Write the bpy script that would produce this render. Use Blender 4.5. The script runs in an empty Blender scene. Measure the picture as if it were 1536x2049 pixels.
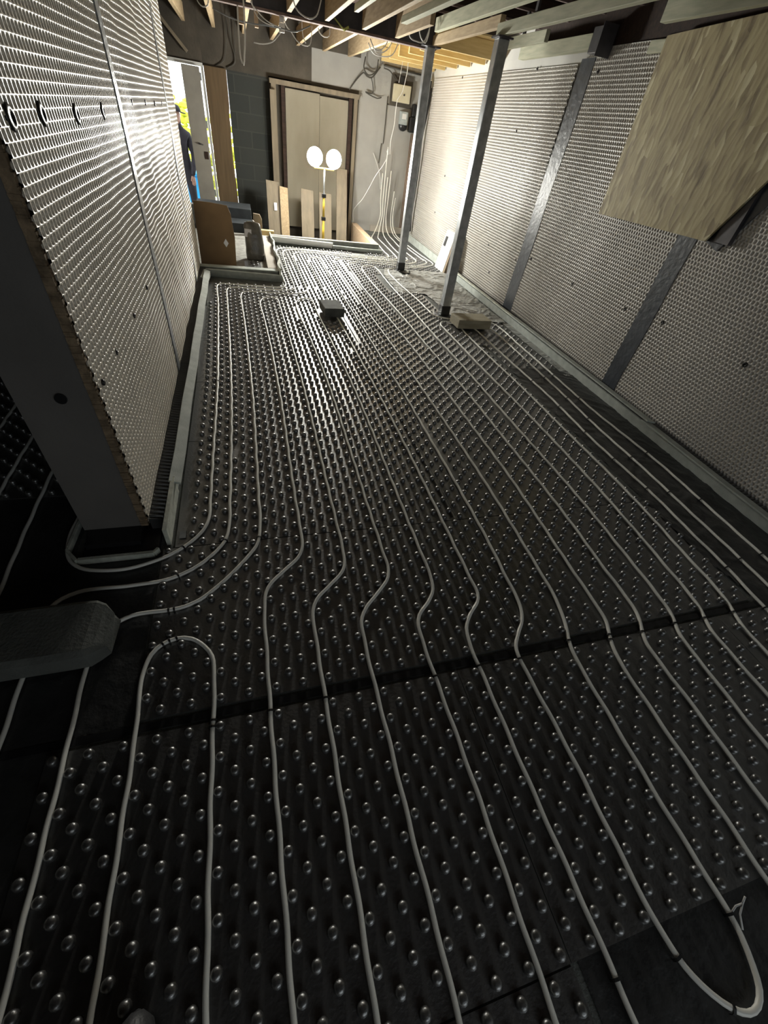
import bpy, bmesh, math, random
import numpy as np
from mathutils import Vector, Matrix, noise
random.seed(7)
PI = math.pi
S = bpy.context.scene
C = S.collection

# ------------------------------------------------------------------ camera, world, lights, exposure
PITCH, ROLL, YAW, FPX, EYE = 0.751731, 0.17277, 0.374342, 814.2, 1.6
fw = Vector((math.sin(YAW)*math.cos(PITCH), math.cos(YAW)*math.cos(PITCH), -math.sin(PITCH)))
rt = fw.cross(Vector((0, 0, 1))).normalized(); up = rt.cross(fw)
r2 = rt*math.cos(ROLL)+up*math.sin(ROLL); u2 = -rt*math.sin(ROLL)+up*math.cos(ROLL)
cd = bpy.data.cameras.new('camera'); cam = bpy.data.objects.new('camera', cd); C.objects.link(cam)
cam.matrix_world = Matrix(((r2.x, u2.x, -fw.x, 0), (r2.y, u2.y, -fw.y, 0), (r2.z, u2.z, -fw.z, EYE), (0, 0, 0, 1)))
cd.sensor_fit = 'VERTICAL'; cd.sensor_height = 24.0; cd.lens = FPX*24.0/2049.0
cd.clip_start = 0.02; cd.clip_end = 200
S.camera = cam
S.view_settings.view_transform = 'Standard'; S.view_settings.look = 'None'
S.view_settings.exposure = 0.13; S.view_settings.gamma = 1.0; S.view_settings.use_curve_mapping = False

w = bpy.data.worlds.new('overcast_sky'); S.world = w; w.use_nodes = True
bg = w.node_tree.nodes['Background']; bg.inputs[0].default_value = (0.93, 0.97, 1.0, 1); bg.inputs[1].default_value = 4.0

LAMP_STRENGTH = 600.0          # the two work light heads
FILL = bpy.data.lights.new('added_rear_fill', 'AREA'); FILL.shape = 'RECTANGLE'; FILL.size = 2.6; FILL.size_y = 1.6  # added fill from an unseen source, lifts the near floor and pipes
FILL.energy = 19.0; FILL.color = (0.86, 0.95, 1.0)
fo = bpy.data.objects.new('added_rear_fill', FILL); C.objects.link(fo)
fo.location = (1.2, -2.9, 1.5); fo.rotation_euler = (math.radians(88), 0, 0)

# ------------------------------------------------------------------ materials
def new_mat(name):
    m = bpy.data.materials.new(name); m.use_nodes = True
    nt = m.node_tree; return m, nt, nt.nodes['Principled BSDF']
def simple(name, col, rough=0.6, metal=0.0, var=0.12, scale=9.0, bump=0.0, bscale=60.0, emit=None, stretch=None, spec=0.5, col2=None, trans=0.0, detail=6.0):
    m, nt, b = new_mat(name); N, L = nt.nodes, nt.links
    tc = N.new('ShaderNodeTexCoord'); src = tc.outputs['Object']
    if stretch:
        mp = N.new('ShaderNodeMapping'); mp.inputs['Scale'].default_value = stretch; L.new(src, mp.inputs['Vector']); src = mp.outputs['Vector']
    nz = N.new('ShaderNodeTexNoise'); nz.inputs['Scale'].default_value = scale; nz.inputs['Detail'].default_value = detail; L.new(src, nz.inputs['Vector'])
    cr = N.new('ShaderNodeValToRGB'); L.new(nz.outputs['Fac'], cr.inputs['Fac'])
    cr.color_ramp.elements[0].position = 0.32; cr.color_ramp.elements[1].position = 0.68
    c2 = col2 or tuple(min(1, c*(1+var)) for c in col); c1 = col if col2 else tuple(c*(1-var) for c in col)
    cr.color_ramp.elements[0].color = (*c1, 1); cr.color_ramp.elements[1].color = (*c2, 1)
    L.new(cr.outputs['Color'], b.inputs['Base Color'])
    b.inputs['Roughness'].default_value = rough; b.inputs['Metallic'].default_value = metal
    b.inputs['Specular IOR Level'].default_value = spec
    if trans: b.inputs['Transmission Weight'].default_value = trans
    if bump:
        nb = N.new('ShaderNodeTexNoise'); nb.inputs['Scale'].default_value = bscale; nb.inputs['Detail'].default_value = 4; L.new(src, nb.inputs['Vector'])
        bp = N.new('ShaderNodeBump'); bp.inputs['Strength'].default_value = bump; bp.inputs['Distance'].default_value = 0.01
        L.new(nb.outputs['Fac'], bp.inputs['Height']); L.new(bp.outputs['Normal'], b.inputs['Normal'])
    if emit:
        b.inputs['Emission Color'].default_value = (*emit[0], 1); b.inputs['Emission Strength'].default_value = emit[1]
    return m
M = {}
M['stud'] = simple('black_stud_plastic', (0.044, 0.0435, 0.042), 0.37, var=0.2, scale=3, bump=0.2, bscale=90, spec=1.0)
M['stud'].node_tree.nodes['Principled BSDF'].inputs['IOR'].default_value = 1.8
M['stud'].node_tree.nodes['Principled BSDF'].inputs['Coat Weight'].default_value = 0.8
M['stud'].node_tree.nodes['Principled BSDF'].inputs['Coat Roughness'].default_value = 0.33
M['stud'].node_tree.nodes['Principled BSDF'].inputs['Coat IOR'].default_value = 1.6
M['sheet'] = simple('black_membrane_sheet', (0.034, 0.034, 0.034), 0.40, var=0.3, scale=4, bump=0.8, bscale=16, spec=0.6)
M['pipe'] = simple('white_pipe_plastic', (0.90, 0.885, 0.82), 0.40, var=0.06, scale=5)
M['clip'] = simple('black_clip', (0.01, 0.01, 0.01), 0.5)
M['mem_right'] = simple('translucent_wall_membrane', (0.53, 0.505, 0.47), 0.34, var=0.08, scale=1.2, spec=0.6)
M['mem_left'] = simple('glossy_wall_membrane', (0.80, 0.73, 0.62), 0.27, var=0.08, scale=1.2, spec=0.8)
M['tape'] = simple('dark_seam_tape', (0.055, 0.062, 0.075), 0.38, var=0.25, scale=6, bump=0.5, bscale=18)
M['tape_grey'] = simple('grey_seam_tape', (0.22, 0.23, 0.24), 0.3, var=0.2, scale=8, bump=0.4, bscale=25)
M['foam'] = simple('grey_green_foam', (0.42, 0.45, 0.42), 0.75, var=0.14, scale=14, bump=0.15, bscale=120)
M['foam_pale'] = simple('pale_foam_edge', (0.55, 0.57, 0.50), 0.75, var=0.2, scale=25, bump=0.3, bscale=90)
M['end_board'] = simple('grey_board', (0.15, 0.14, 0.13), 0.8, var=0.12, scale=3, bump=0.1)
M['frayed'] = simple('brown_frayed_edge', (0.22, 0.16, 0.10), 0.9, var=0.4, scale=30, bump=0.6)
M['steel'] = simple('galvanised_steel', (0.42, 0.44, 0.46), 0.33, 0.75, var=0.2, scale=16, bump=0.05)
M['steel_dark'] = simple('dark_primed_steel', (0.075, 0.07, 0.075), 0.5, 0.3, var=0.3, scale=8)
M['black'] = simple('black_plastic', (0.014, 0.014, 0.015), 0.35, var=0.3)
M['step'] = simple('blue_black_concrete', (0.035, 0.042, 0.048), 0.7, var=0.3, scale=8)  # near-black blue-grey tone of both steps
M['rib'] = simple('ribbed_plastic', (0.05, 0.05, 0.05), 0.3, var=0.1, spec=0.9)
M['concrete'] = simple('concrete', (0.30, 0.295, 0.27), 0.9, var=0.25, scale=18, bump=0.4, bscale=140)
M['concrete_dark'] = simple('dark_concrete', (0.115, 0.12, 0.11), 0.9, var=0.3, scale=10, bump=0.4, bscale=120)
M['timber'] = simple('tan_timber', (0.36, 0.26, 0.15), 0.75, col2=(0.50, 0.38, 0.23), scale=7, stretch=(6, 0.7, 6), bump=0.1)
M['timber_x'] = simple('tan_timber_cross', (0.36, 0.25, 0.16), 0.75, col2=(0.48, 0.36, 0.24), scale=7, stretch=(0.7, 6, 6), bump=0.1)
M['timber_pale'] = simple('pale_green_timber', (0.40, 0.41, 0.29), 0.7, col2=(0.55, 0.54, 0.40), scale=6, stretch=(7, 0.8, 7), bump=0.1)
M['timber_yellow'] = simple('fresh_yellow_timber', (0.58, 0.42, 0.18), 0.7, col2=(0.70, 0.54, 0.26), scale=6, stretch=(0.8, 7, 7))
M['timber_dark'] = simple('old_dark_timber', (0.035, 0.018, 0.012), 0.85, var=0.4, scale=7, stretch=(0.7, 6, 6), bump=0.2)
M['dusty'] = simple('dusty_lath_edge', (0.17, 0.12, 0.105), 0.9, var=0.3, scale=12)
M['plank_up'] = simple('brown_upright_plank', (0.19, 0.155, 0.11), 0.8, col2=(0.26, 0.215, 0.15), scale=4, stretch=(4, 4, 0.6), bump=0.1)
M['ply'] = simple('ply_sheet', (0.27, 0.24, 0.18), 0.75, col2=(0.33, 0.295, 0.225), scale=2.0, stretch=(2, 2, 0.8), bump=0.05)
M['ply_dark'] = simple('brown_ply_panel', (0.10, 0.065, 0.032), 0.8, col2=(0.15, 0.098, 0.05), scale=4, stretch=(6, 6, 0.5))
M['card'] = simple('brown_cardboard', (0.21, 0.135, 0.07), 0.85, var=0.1, scale=5, bump=0.05)
M['plaster'] = simple('white_plaster', (0.58, 0.57, 0.54), 0.85, var=0.08, scale=2.5, bump=0.15, bscale=30)
M['plaster_tan'] = simple('stained_cream_plaster', (0.46, 0.42, 0.36), 0.85, var=0.1, scale=2.5, bump=0.15, bscale=30)
M['plaster_dim'] = simple('dimmed_white_plaster', (0.36, 0.35, 0.325), 0.85, var=0.1, scale=2.5, bump=0.15, bscale=30)  # white plaster with a darkened colour so the back wall reads dimmer
M['soot'] = simple('dark_brown_render', (0.075, 0.064, 0.05), 0.9, var=0.35, scale=3, bump=0.3, bscale=25)
M['door'] = simple('grey_white_door', (0.33, 0.31, 0.27), 0.6, var=0.12, scale=4)
M['white'] = simple('white_plastic', (0.72, 0.72, 0.70), 0.45, var=0.04)
M['paper'] = simple('white_paper', (0.75, 0.76, 0.80), 0.7, var=0.03)
M['cream'] = simple('cream_box', (0.58, 0.53, 0.38), 0.6, var=0.06)
M['grey_meter'] = simple('grey_meter_plastic', (0.36, 0.40, 0.40), 0.3, var=0.15, scale=20)
M['cable'] = simple('white_cable', (0.66, 0.65, 0.63), 0.5, var=0.06)
M['cable_dark'] = simple('dark_cable', (0.06, 0.055, 0.045), 0.6)
M['yellow'] = simple('yellow_stand', (0.62, 0.42, 0.04), 0.45, var=0.08)
M['lens'] = simple('glowing_lamp_lens', (0.9, 0.9, 0.8), 0.3, var=0.01, emit=((1.0, 0.985, 0.90), LAMP_STRENGTH))
M['blue'] = simple('bright_blue_plastic', (0.03, 0.42, 0.85), 0.5, var=0.15, scale=8)
M['hedge'] = simple('yellow_green_leaves', (0.42, 0.50, 0.03), 0.8, col2=(0.75, 0.72, 0.08), scale=12, bump=0.5)
M['ground'] = simple('pale_paving', (0.45, 0.45, 0.43), 0.9)
M['jacket'] = simple('dark_jacket', (0.02, 0.017, 0.022), 0.9, var=0.3)
M['trousers'] = simple('dark_blue_trousers', (0.02, 0.025, 0.05), 0.9)
M['skin'] = simple('skin', (0.35, 0.2, 0.14), 0.6)
M['leather'] = simple('black_boot_leather', (0.05, 0.05, 0.052), 0.5, bump=0.3, bscale=70)
M['toecap'] = simple('shiny_toe_cap', (0.03, 0.03, 0.033), 0.12, 0.4)
M['rubber'] = simple('boot_sole_rubber', (0.03, 0.03, 0.03), 0.8)
M['brown_bag'] = simple('cloudy_plastic_bag', (0.14, 0.135, 0.12), 0.22, var=0.35, scale=9, bump=0.6, bscale=20)
M['copper'] = simple('dull_copper', (0.28, 0.16, 0.10), 0.5, 0.4)

# wrinkled grey polythene
m, nt, b = new_mat('grey_polythene'); N, L = nt.nodes, nt.links
tc = N.new('ShaderNodeTexCoord'); nz = N.new('ShaderNodeTexNoise'); nz.inputs['Scale'].default_value = 9; nz.inputs['Detail'].default_value = 7; nz.inputs['Distortion'].default_value = 1.0
L.new(tc.outputs['Object'], nz.inputs['Vector'])
bp = N.new('ShaderNodeBump'); bp.inputs['Strength'].default_value = 1.0; bp.inputs['Distance'].default_value = 0.04
L.new(nz.outputs['Fac'], bp.inputs['Height']); L.new(bp.outputs['Normal'], b.inputs['Normal'])
b.inputs['Base Color'].default_value = (0.38, 0.385, 0.37, 1); b.inputs['Roughness'].default_value = 0.28
M['poly'] = m
# oriented strand board: layered stretched voronoi flakes
m, nt, b = new_mat('osb'); N, L = nt.nodes, nt.links
tc = N.new('ShaderNodeTexCoord'); mp = N.new('ShaderNodeMapping'); mp.inputs['Scale'].default_value = (1, 26, 6.5); mp.inputs['Rotation'].default_value = (0.25, 0, 0)
dz = N.new('ShaderNodeTexNoise'); dz.inputs['Scale'].default_value = 7; mx = N.new('ShaderNodeMixRGB'); mx.inputs['Fac'].default_value = 0.035
L.new(tc.outputs['Object'], dz.inputs['Vector']); L.new(tc.outputs['Object'], mx.inputs[1]); L.new(dz.outputs['Color'], mx.inputs[2]); L.new(mx.outputs[0], mp.inputs['Vector'])
vo = N.new('ShaderNodeTexVoronoi'); vo.inputs['Scale'].default_value = 1.3; vo.inputs['Randomness'].default_value = 1; L.new(mp.outputs[0], vo.inputs['Vector'])
cr = N.new('ShaderNodeValToRGB'); e = cr.color_ramp.elements
e[0].color = (0.22, 0.165, 0.08, 1); e[1].color = (0.64, 0.58, 0.37, 1)
x = e.new(0.3); x.color = (0.36, 0.29, 0.15, 1); x = e.new(0.78); x.color = (0.43, 0.36, 0.19, 1)
L.new(vo.outputs['Color'], cr.inputs['Fac'])
mp2 = N.new('ShaderNodeMapping'); mp2.inputs['Scale'].default_value = (1, 9, 2.4); L.new(mx.outputs[0], mp2.inputs['Vector'])
n2 = N.new('ShaderNodeTexNoise'); n2.inputs['Scale'].default_value = 1.5; n2.inputs['Detail'].default_value = 5; L.new(mp2.outputs[0], n2.inputs['Vector'])
cr2 = N.new('ShaderNodeValToRGB'); cr2.color_ramp.elements[0].position = 0.33; cr2.color_ramp.elements[0].color = (0.5, 0.45, 0.4, 1); cr2.color_ramp.elements[1].position = 0.45; cr2.color_ramp.elements[1].color = (1, 1, 1, 1)
L.new(n2.outputs['Fac'], cr2.inputs['Fac'])
mm = N.new('ShaderNodeMixRGB'); mm.blend_type = 'MULTIPLY'; mm.inputs['Fac'].default_value = 1; L.new(cr.outputs[0], mm.inputs[1]); L.new(cr2.outputs[0], mm.inputs[2])
L.new(mm.outputs[0], b.inputs['Base Color']); b.inputs['Roughness'].default_value = 0.65
bp = N.new('ShaderNodeBump'); bp.inputs['Strength'].default_value = 0.4; bp.inputs['Distance'].default_value = 0.004; L.new(vo.outputs['Distance'], bp.inputs['Height']); L.new(bp.outputs['Normal'], b.inputs['Normal'])
M['osb'] = m
# dark blockwork
m, nt, b = new_mat('dark_blockwork'); N, L = nt.nodes, nt.links
tc = N.new('ShaderNodeTexCoord'); mp = N.new('ShaderNodeMapping'); mp.inputs['Rotation'].default_value = (PI/2, 0, 0)
L.new(tc.outputs['Object'], mp.inputs['Vector'])
br = N.new('ShaderNodeTexBrick'); br.inputs['Scale'].default_value = 1; br.inputs['Brick Width'].default_value = 0.44; br.inputs['Row Height'].default_value = 0.22
br.inputs['Mortar Size'].default_value = 0.008; br.inputs['Color1'].default_value = (0.030, 0.034, 0.032, 1); br.inputs['Color2'].default_value = (0.040, 0.043, 0.039, 1); br.inputs['Mortar'].default_value = (0.052, 0.053, 0.048, 1)
L.new(mp.outputs[0], br.inputs['Vector']); L.new(br.outputs['Color'], b.inputs['Base Color']); b.inputs['Roughness'].default_value = 0.95
M['block'] = m

# ------------------------------------------------------------------ helpers
class MB:
    def __init__(s): s.v = []; s.f = []
    def box(s, x0, x1, y0, y1, z0, z1, mtx=None):
        k = len(s.v); P = [(x0,y0,z0),(x1,y0,z0),(x1,y1,z0),(x0,y1,z0),(x0,y0,z1),(x1,y0,z1),(x1,y1,z1),(x0,y1,z1)]
        if mtx: P = [tuple(mtx @ Vector(p)) for p in P]
        s.v += P; s.f += [tuple(k+i for i in q) for q in ((0,3,2,1),(4,5,6,7),(0,1,5,4),(1,2,6,5),(2,3,7,6),(3,0,4,7))]; return s
    def bar(s, a, b, w, h, upv=(0,0,1)):
        a, b = Vector(a), Vector(b); d = (b-a); Ln = d.length; d.normalize(); x = d.cross(Vector(upv)).normalized(); z = x.cross(d)
        m = Matrix(((x.x, d.x, z.x, a.x), (x.y, d.y, z.y, a.y), (x.z, d.z, z.z, a.z), (0,0,0,1)))
        return s.box(-w/2, w/2, 0, Ln, -h/2, h/2, m)
    def tube(s, pts, r, n=8, cap=True):
        pts = [Vector(p) for p in pts]; k = len(s.v); up0 = None; m = len(pts)
        for i, p in enumerate(pts):
            t = (pts[min(i+1, m-1)]-pts[max(i-1, 0)]).normalized()
            if up0 is None: up0 = Vector((0,0,1)) if abs(t.z) < .95 else Vector((1,0,0))
            sd = t.cross(up0).normalized(); u = sd.cross(t).normalized(); up0 = u
            rr = r[i] if isinstance(r, (list, tuple)) else r
            for j in range(n):
                a = 2*PI*j/n; s.v.append(tuple(p+(sd*math.cos(a)+u*math.sin(a))*rr))
        for i in range(m-1):
            for j in range(n):
                s.f.append((k+i*n+j, k+(i+1)*n+j, k+(i+1)*n+(j+1)%n, k+i*n+(j+1)%n))
        if cap: s.f.append(tuple(k+j for j in range(n))); s.f.append(tuple(k+(m-1)*n+j for j in reversed(range(n))))
        return s
    def lathe(s, prof, c=(0,0,0), n=20, axis='z', mtx=None):
        k = len(s.v)
        for r, z in prof:
            for j in range(n):
                a = 2*PI*j/n; p = (r*math.cos(a), r*math.sin(a), z)
                if axis == 'y': p = (p[0], p[2], p[1])
                if axis == 'x': p = (p[2], p[0], p[1])
                p = Vector(p)
                if mtx: p = mtx @ p
                s.v.append(tuple(p+Vector(c)))
        for i in range(len(prof)-1):
            for j in range(n): s.f.append((k+i*n+j, k+i*n+(j+1)%n, k+(i+1)*n+(j+1)%n, k+(i+1)*n+j))
        s.f.append(tuple(k+j for j in reversed(range(n)))); s.f.append(tuple(k+(len(prof)-1)*n+j for j in range(n)))
        return s
    def prism(s, poly, z0, z1, f=lambda x, y, z: (x, y, z)):
        k = len(s.v); n = len(poly)
        s.v += [f(x, y, z0) for x, y in poly]+[f(x, y, z1) for x, y in poly]
        s.f.append(tuple(k+i for i in reversed(range(n)))); s.f.append(tuple(k+n+i for i in range(n)))
        s.f += [(k+i, k+(i+1)%n, k+n+(i+1)%n, k+n+i) for i in range(n)]; return s
    def build(s, name, mat, parent=None, smooth=False, bevel=0.0, loc=None):
        me = bpy.data.meshes.new(name); me.from_pydata(s.v, [], s.f)
        bm = bmesh.new(); bm.from_mesh(me); bmesh.ops.recalc_face_normals(bm, faces=bm.faces); bm.to_mesh(me); bm.free()
        me.materials.append(mat if not isinstance(mat, str) else M[mat])
        o = bpy.data.objects.new(name, me); C.objects.link(o)
        if smooth: me.shade_smooth()
        if bevel:
            b = o.modifiers.new('bevel', 'BEVEL'); b.width = bevel; b.segments = 2; b.limit_method = 'ANGLE'
        if parent: o.parent = parent
        if parent is None and loc is None and s.v:      # origin at the base of the thing
            a = np.array(s.v); c0 = Vector(((a[:,0].min()+a[:,0].max())/2, (a[:,1].min()+a[:,1].max())/2, a[:,2].min()))
            me.transform(Matrix.Translation(-c0)); o.location = c0
        elif loc is not None: o.location = loc
        return o
def tag(o, label=None, cat=None, group=None, kind=None):
    if label: o['label'] = label
    if cat: o['category'] = cat
    if group: o['group'] = group
    if kind: o['kind'] = kind
    return o
def struct(o): o['kind'] = 'structure'; return o
def empty(name, label, cat, loc=(0,0,0), group=None):
    o = bpy.data.objects.new(name, None); o.empty_display_size = .05; C.objects.link(o); o.location = loc
    return tag(o, label, cat, group)
def part(mb, name, mat, root, smooth=False, bevel=0.0):     # world-space mesh under an Empty
    me_o = mb.build(name, mat, root, smooth, bevel); me_o.data.transform(Matrix.Translation(-Vector(root.location))); return me_o
def big_mesh(name, V, quads, mat, ngons=None):
    me = bpy.data.meshes.new(name); V = np.asarray(V, dtype=np.float32); Q = np.asarray(quads, dtype=np.int32)
    nl = Q.size; ls = np.arange(0, nl, 4, dtype=np.int32); lt = np.full(len(Q), 4, dtype=np.int32); li = Q.ravel()
    if ngons is not None:
        G = np.asarray(ngons, dtype=np.int32); n = G.shape[1]
        ls = np.concatenate([ls, nl+np.arange(0, G.size, n, dtype=np.int32)]); lt = np.concatenate([lt, np.full(len(G), n, dtype=np.int32)]); li = np.concatenate([li, G.ravel()])
    me.vertices.add(len(V)); me.vertices.foreach_set('co', V.ravel())
    me.loops.add(len(li)); me.loops.foreach_set('vertex_index', li)
    me.polygons.add(len(ls)); me.polygons.foreach_set('loop_start', ls); me.polygons.foreach_set('loop_total', lt)
    me.polygons.foreach_set('use_smooth', np.ones(len(ls), dtype=bool))
    me.update(calc_edges=True); me.validate()
    me.materials.append(M[mat] if isinstance(mat, str) else mat)
    o = bpy.data.objects.new(name, me); C.objects.link(o); return o
def catmull(P, step=0.03):
    P = [Vector(p) for p in P]; out = []
    for i in range(len(P)-1):
        p0, p1, p2, p3 = P[max(i-1,0)], P[i], P[i+1], P[min(i+2, len(P)-1)]
        n = max(2, int((p2-p1).length/step))
        def tj(ti, a, b): return ti+max((b-a).length, 1e-6)**0.5
        t0 = 0; t1 = tj(t0, p0, p1) if i > 0 else 0.5*(p2-p1).length**.5; t2 = tj(t1, p1, p2); t3 = tj(t2, p2, p3) if i < len(P)-2 else t2+.1
        if i == 0: p0 = p1-(p2-p1)*.3; t1 = tj(0, p0, p1); t2 = tj(t1, p1, p2); t3 = tj(t2, p2, p3) if len(P) > 2 else t2+.1
        if i == len(P)-2: p3 = p2+(p2-p1)*.3; t3 = tj(t2, p2, p3)
        for k in range(n):
            t = t1+(t2-t1)*k/n
            A1 = p0*((t1-t)/(t1-t0))+p1*((t-t0)/(t1-t0)); A2 = p1*((t2-t)/(t2-t1))+p2*((t-t1)/(t2-t1)); A3 = p2*((t3-t)/(t3-t2))+p3*((t-t2)/(t3-t2))
            B1 = A1*((t2-t)/(t2-t0))+A2*((t-t0)/(t2-t0)); B2 = A2*((t3-t)/(t3-t1))+A3*((t-t1)/(t3-t1))
            out.append(B1*((t2-t)/(t2-t1))+B2*((t-t1)/(t2-t1)))
    out.append(P[-1]); return out

# ------------------------------------------------------------------ structure
XL, XR, YB, ZC = -0.572, 3.24, 9.85, 2.75
struct(MB().box(-4.2, 3.6, -3.2, 7.95, -0.30, -0.004).build('floor', 'concrete_dark'))
struct(MB().box(-1.6, 3.6, 7.95, 10.0, -0.55, -0.25).build('floor', 'concrete_dark'))
struct(MB().box(2.17, 3.6, 7.95, 10.0, -0.25, -0.004).build('floor', 'concrete_dark'))
struct(MB().box(-4.2, 3.6, -3.4, -3.2, -0.3, ZC).build('wall_near', 'plaster_tan'))
struct(MB().box(-4.4, -4.2, -3.4, 6.3, -0.3, ZC).build('wall_far_left', 'plaster_tan'))
struct(MB().box(-4.2, -0.86, 6.12, 6.3, -0.3, ZC).build('wall_cross_left', 'soot'))
struct(MB().box(-1.45, -1.25, 6.3, 10.0, -0.3, ZC).build('wall_porch_left', 'soot'))
struct(MB().box(XR+0.02, XR+0.25, -3.2, 10.05, -0.3, 2.36).build('wall_right', 'plaster'))
struct(MB().box(XR+0.02, XR+0.25, 6.3, 10.05, 2.36, ZC).build('wall_right', 'plaster'))
struct(MB().box(XR+0.02, XR+0.25, -3.2, 6.3, 2.36, ZC).build('wall_right', 'timber_dark'))
# back wall in its pieces: opening, door head, blockwork, framing recess, white panel, painted corner
wb = [('soot', -1.25, -0.42, 1.95, ZC), ('soot', -0.42, -0.085, 1.93, ZC), ('block', -0.075, 0.57, -0.3, 1.93), ('soot', -0.085, 1.27, 1.93, ZC),
      ('soot', 0.57, 2.08, -0.3, 1.95), ('plaster_dim', 1.27, 2.08, 1.98, 2.36), ('soot', 1.27, 2.08, 2.36, ZC), ('plaster_dim', 2.08, 2.47, -0.3, ZC), ('plaster_dim', 2.47, 3.26, -0.3, ZC), ('soot', 1.27, 2.08, 1.95, 1.98)]
for mt, a, b_, z0, z1 in wb: struct(MB().box(a, b_, YB, YB+0.15, z0, z1).build('wall_back', mt))
struct(MB().box(-4.2, 3.6, -3.2, 10.05, ZC, ZC+0.12).build('ceiling', 'timber_dark'))
# door frame pieces
struct(MB().box(-0.455, -0.42, YB-0.02, YB+0.12, -0.3, 1.95).build('trim_1', 'white'))
struct(MB().box(-1.25, -0.42, YB-0.03, YB+0.1, 1.91, 1.95).build('trim_2', 'white'))
# the partition on the left (wall behind the left membrane) stands on a black plinth
struct(MB().box(-0.85, XL-0.034, 1.60, 6.12, 0.05, ZC).build('wall_left', 'end_board'))
struct(MB().box(-0.83, XL-0.03, 1.50, 6.1, -0.004, 0.05).build('baseboard_left', 'black'))
edge = MB()
random.seed(3)
for i in range(330):
    z = 0.055+i*0.0078; edge.box(XL-0.036, XL-0.003-random.random()*.006, 1.594-random.random()*.005, 1.612, z, z+0.0078)
tag(edge.build('frayed_board_edge', 'frayed'), 'brown frayed edge strip down the corner of the left partition end', 'edge strip')

# ------------------------------------------------------------------ dimpled wall membranes
def membrane(name, label, side, y0, y1, z0, z1, mat, n=8, amp=0.0, pitch=0.03, yhi=None, group=None):
    sx = 1 if side == 'L' else -1; X0 = XL if side == 'L' else XR
    ny = int(round((y1-y0)/pitch)); nz = int(round((z1-z0)/pitch)); py = (y1-y0)/ny; pz = (z1-z0)/nz
    if n == 8: per = [(1,0),(1,1),(0,1),(-1,1),(-1,0),(-1,-1),(0,-1),(1,-1)]
    else: per = [(1,0),(1,.5),(1,1),(.5,1),(0,1),(-.5,1),(-1,1),(-1,.5),(-1,0),(-1,-.5),(-1,-1),(-.5,-1),(0,-1),(.5,-1),(1,-1),(1,-.5)]
    per = np.array(per)*0.5; ang = np.arctan2(per[:,1], per[:,0]); cs = np.stack([np.cos(ang), np.sin(ang)], 1)
    dk = 1.55 if side == 'L' else 0.85
    rings = [(per*np.array([py, pz]), 0.0), (cs*pitch*0.425, 0.0), (cs*pitch*0.37, 0.0035*dk), (cs*pitch*0.27, 0.0085*dk)]
    R = len(rings)
    cell = np.concatenate([np.concatenate([p, np.full((n,1), d)], 1) for p, d in rings])   # y,z,depth
    cy, cz = [], []
    for r in range(nz):
        off = 0.5*py if r % 2 else 0.0; k = ny-(1 if r % 2 else 0)
        cy += [y0+py*(i+.5)+off for i in range(k)]; cz += [z0+pz*(r+.5)]*k
    cy = np.array(cy); cz = np.array(cz); K = len(cy)
    Y = cy[:,None]+cell[None,:,0]; Z = cz[:,None]+cell[None,:,1]; D = np.repeat(cell[None,:,2], K, 0)
    wob = amp*(np.sin(Y*7.3+1.3*np.sin(Z*3.1))*np.sin(Z*4.7+Y*1.9+0.7)+0.6*np.sin(Y*15.1+Z*6.3))
    Xv = X0+sx*(wob-D)
    V = np.stack([Xv, Y, Z], 2).reshape(-1, 3)
    q = []
    for a in range(R-1):
        for j in range(n):
            j2 = (j+1) % n; t = (a*n+j, a*n+j2, (a+1)*n+j2, (a+1)*n+j)
            q.append(t if sx < 0 else t[::-1])
    q = np.array(q); base = (np.arange(K)*(R*n))[:,None,None]
    Q = (q[None]+base).reshape(-1, 4)
    cap = np.array([(R-1)*n+j for j in range(n)]); cap = cap if sx < 0 else cap[::-1]
    G = (cap[None]+base[:,:,0])
    c0 = Vector((X0, (y0+y1)/2, z0)); V = V-np.array(c0)
    o = big_mesh(name, V, Q, mat, G); o.location = c0
    return tag(o, label, 'wall membrane', group)
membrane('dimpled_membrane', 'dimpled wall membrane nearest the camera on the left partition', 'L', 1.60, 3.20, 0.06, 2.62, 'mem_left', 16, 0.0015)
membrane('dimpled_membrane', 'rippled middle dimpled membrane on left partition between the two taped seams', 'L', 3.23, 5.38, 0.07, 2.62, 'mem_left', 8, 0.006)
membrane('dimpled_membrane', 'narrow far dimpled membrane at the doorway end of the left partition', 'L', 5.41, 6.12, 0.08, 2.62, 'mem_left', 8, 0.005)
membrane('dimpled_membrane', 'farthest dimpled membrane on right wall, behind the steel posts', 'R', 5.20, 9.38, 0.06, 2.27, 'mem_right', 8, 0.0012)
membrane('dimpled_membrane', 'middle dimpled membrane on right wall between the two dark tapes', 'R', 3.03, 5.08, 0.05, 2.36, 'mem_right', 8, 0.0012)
membrane('dimpled_membrane', 'dimpled membrane nearest the camera on right wall, below the strand board', 'R', -0.4, 2.93, 0.05, 2.36, 'mem_right', 16, 0.0012)
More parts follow.
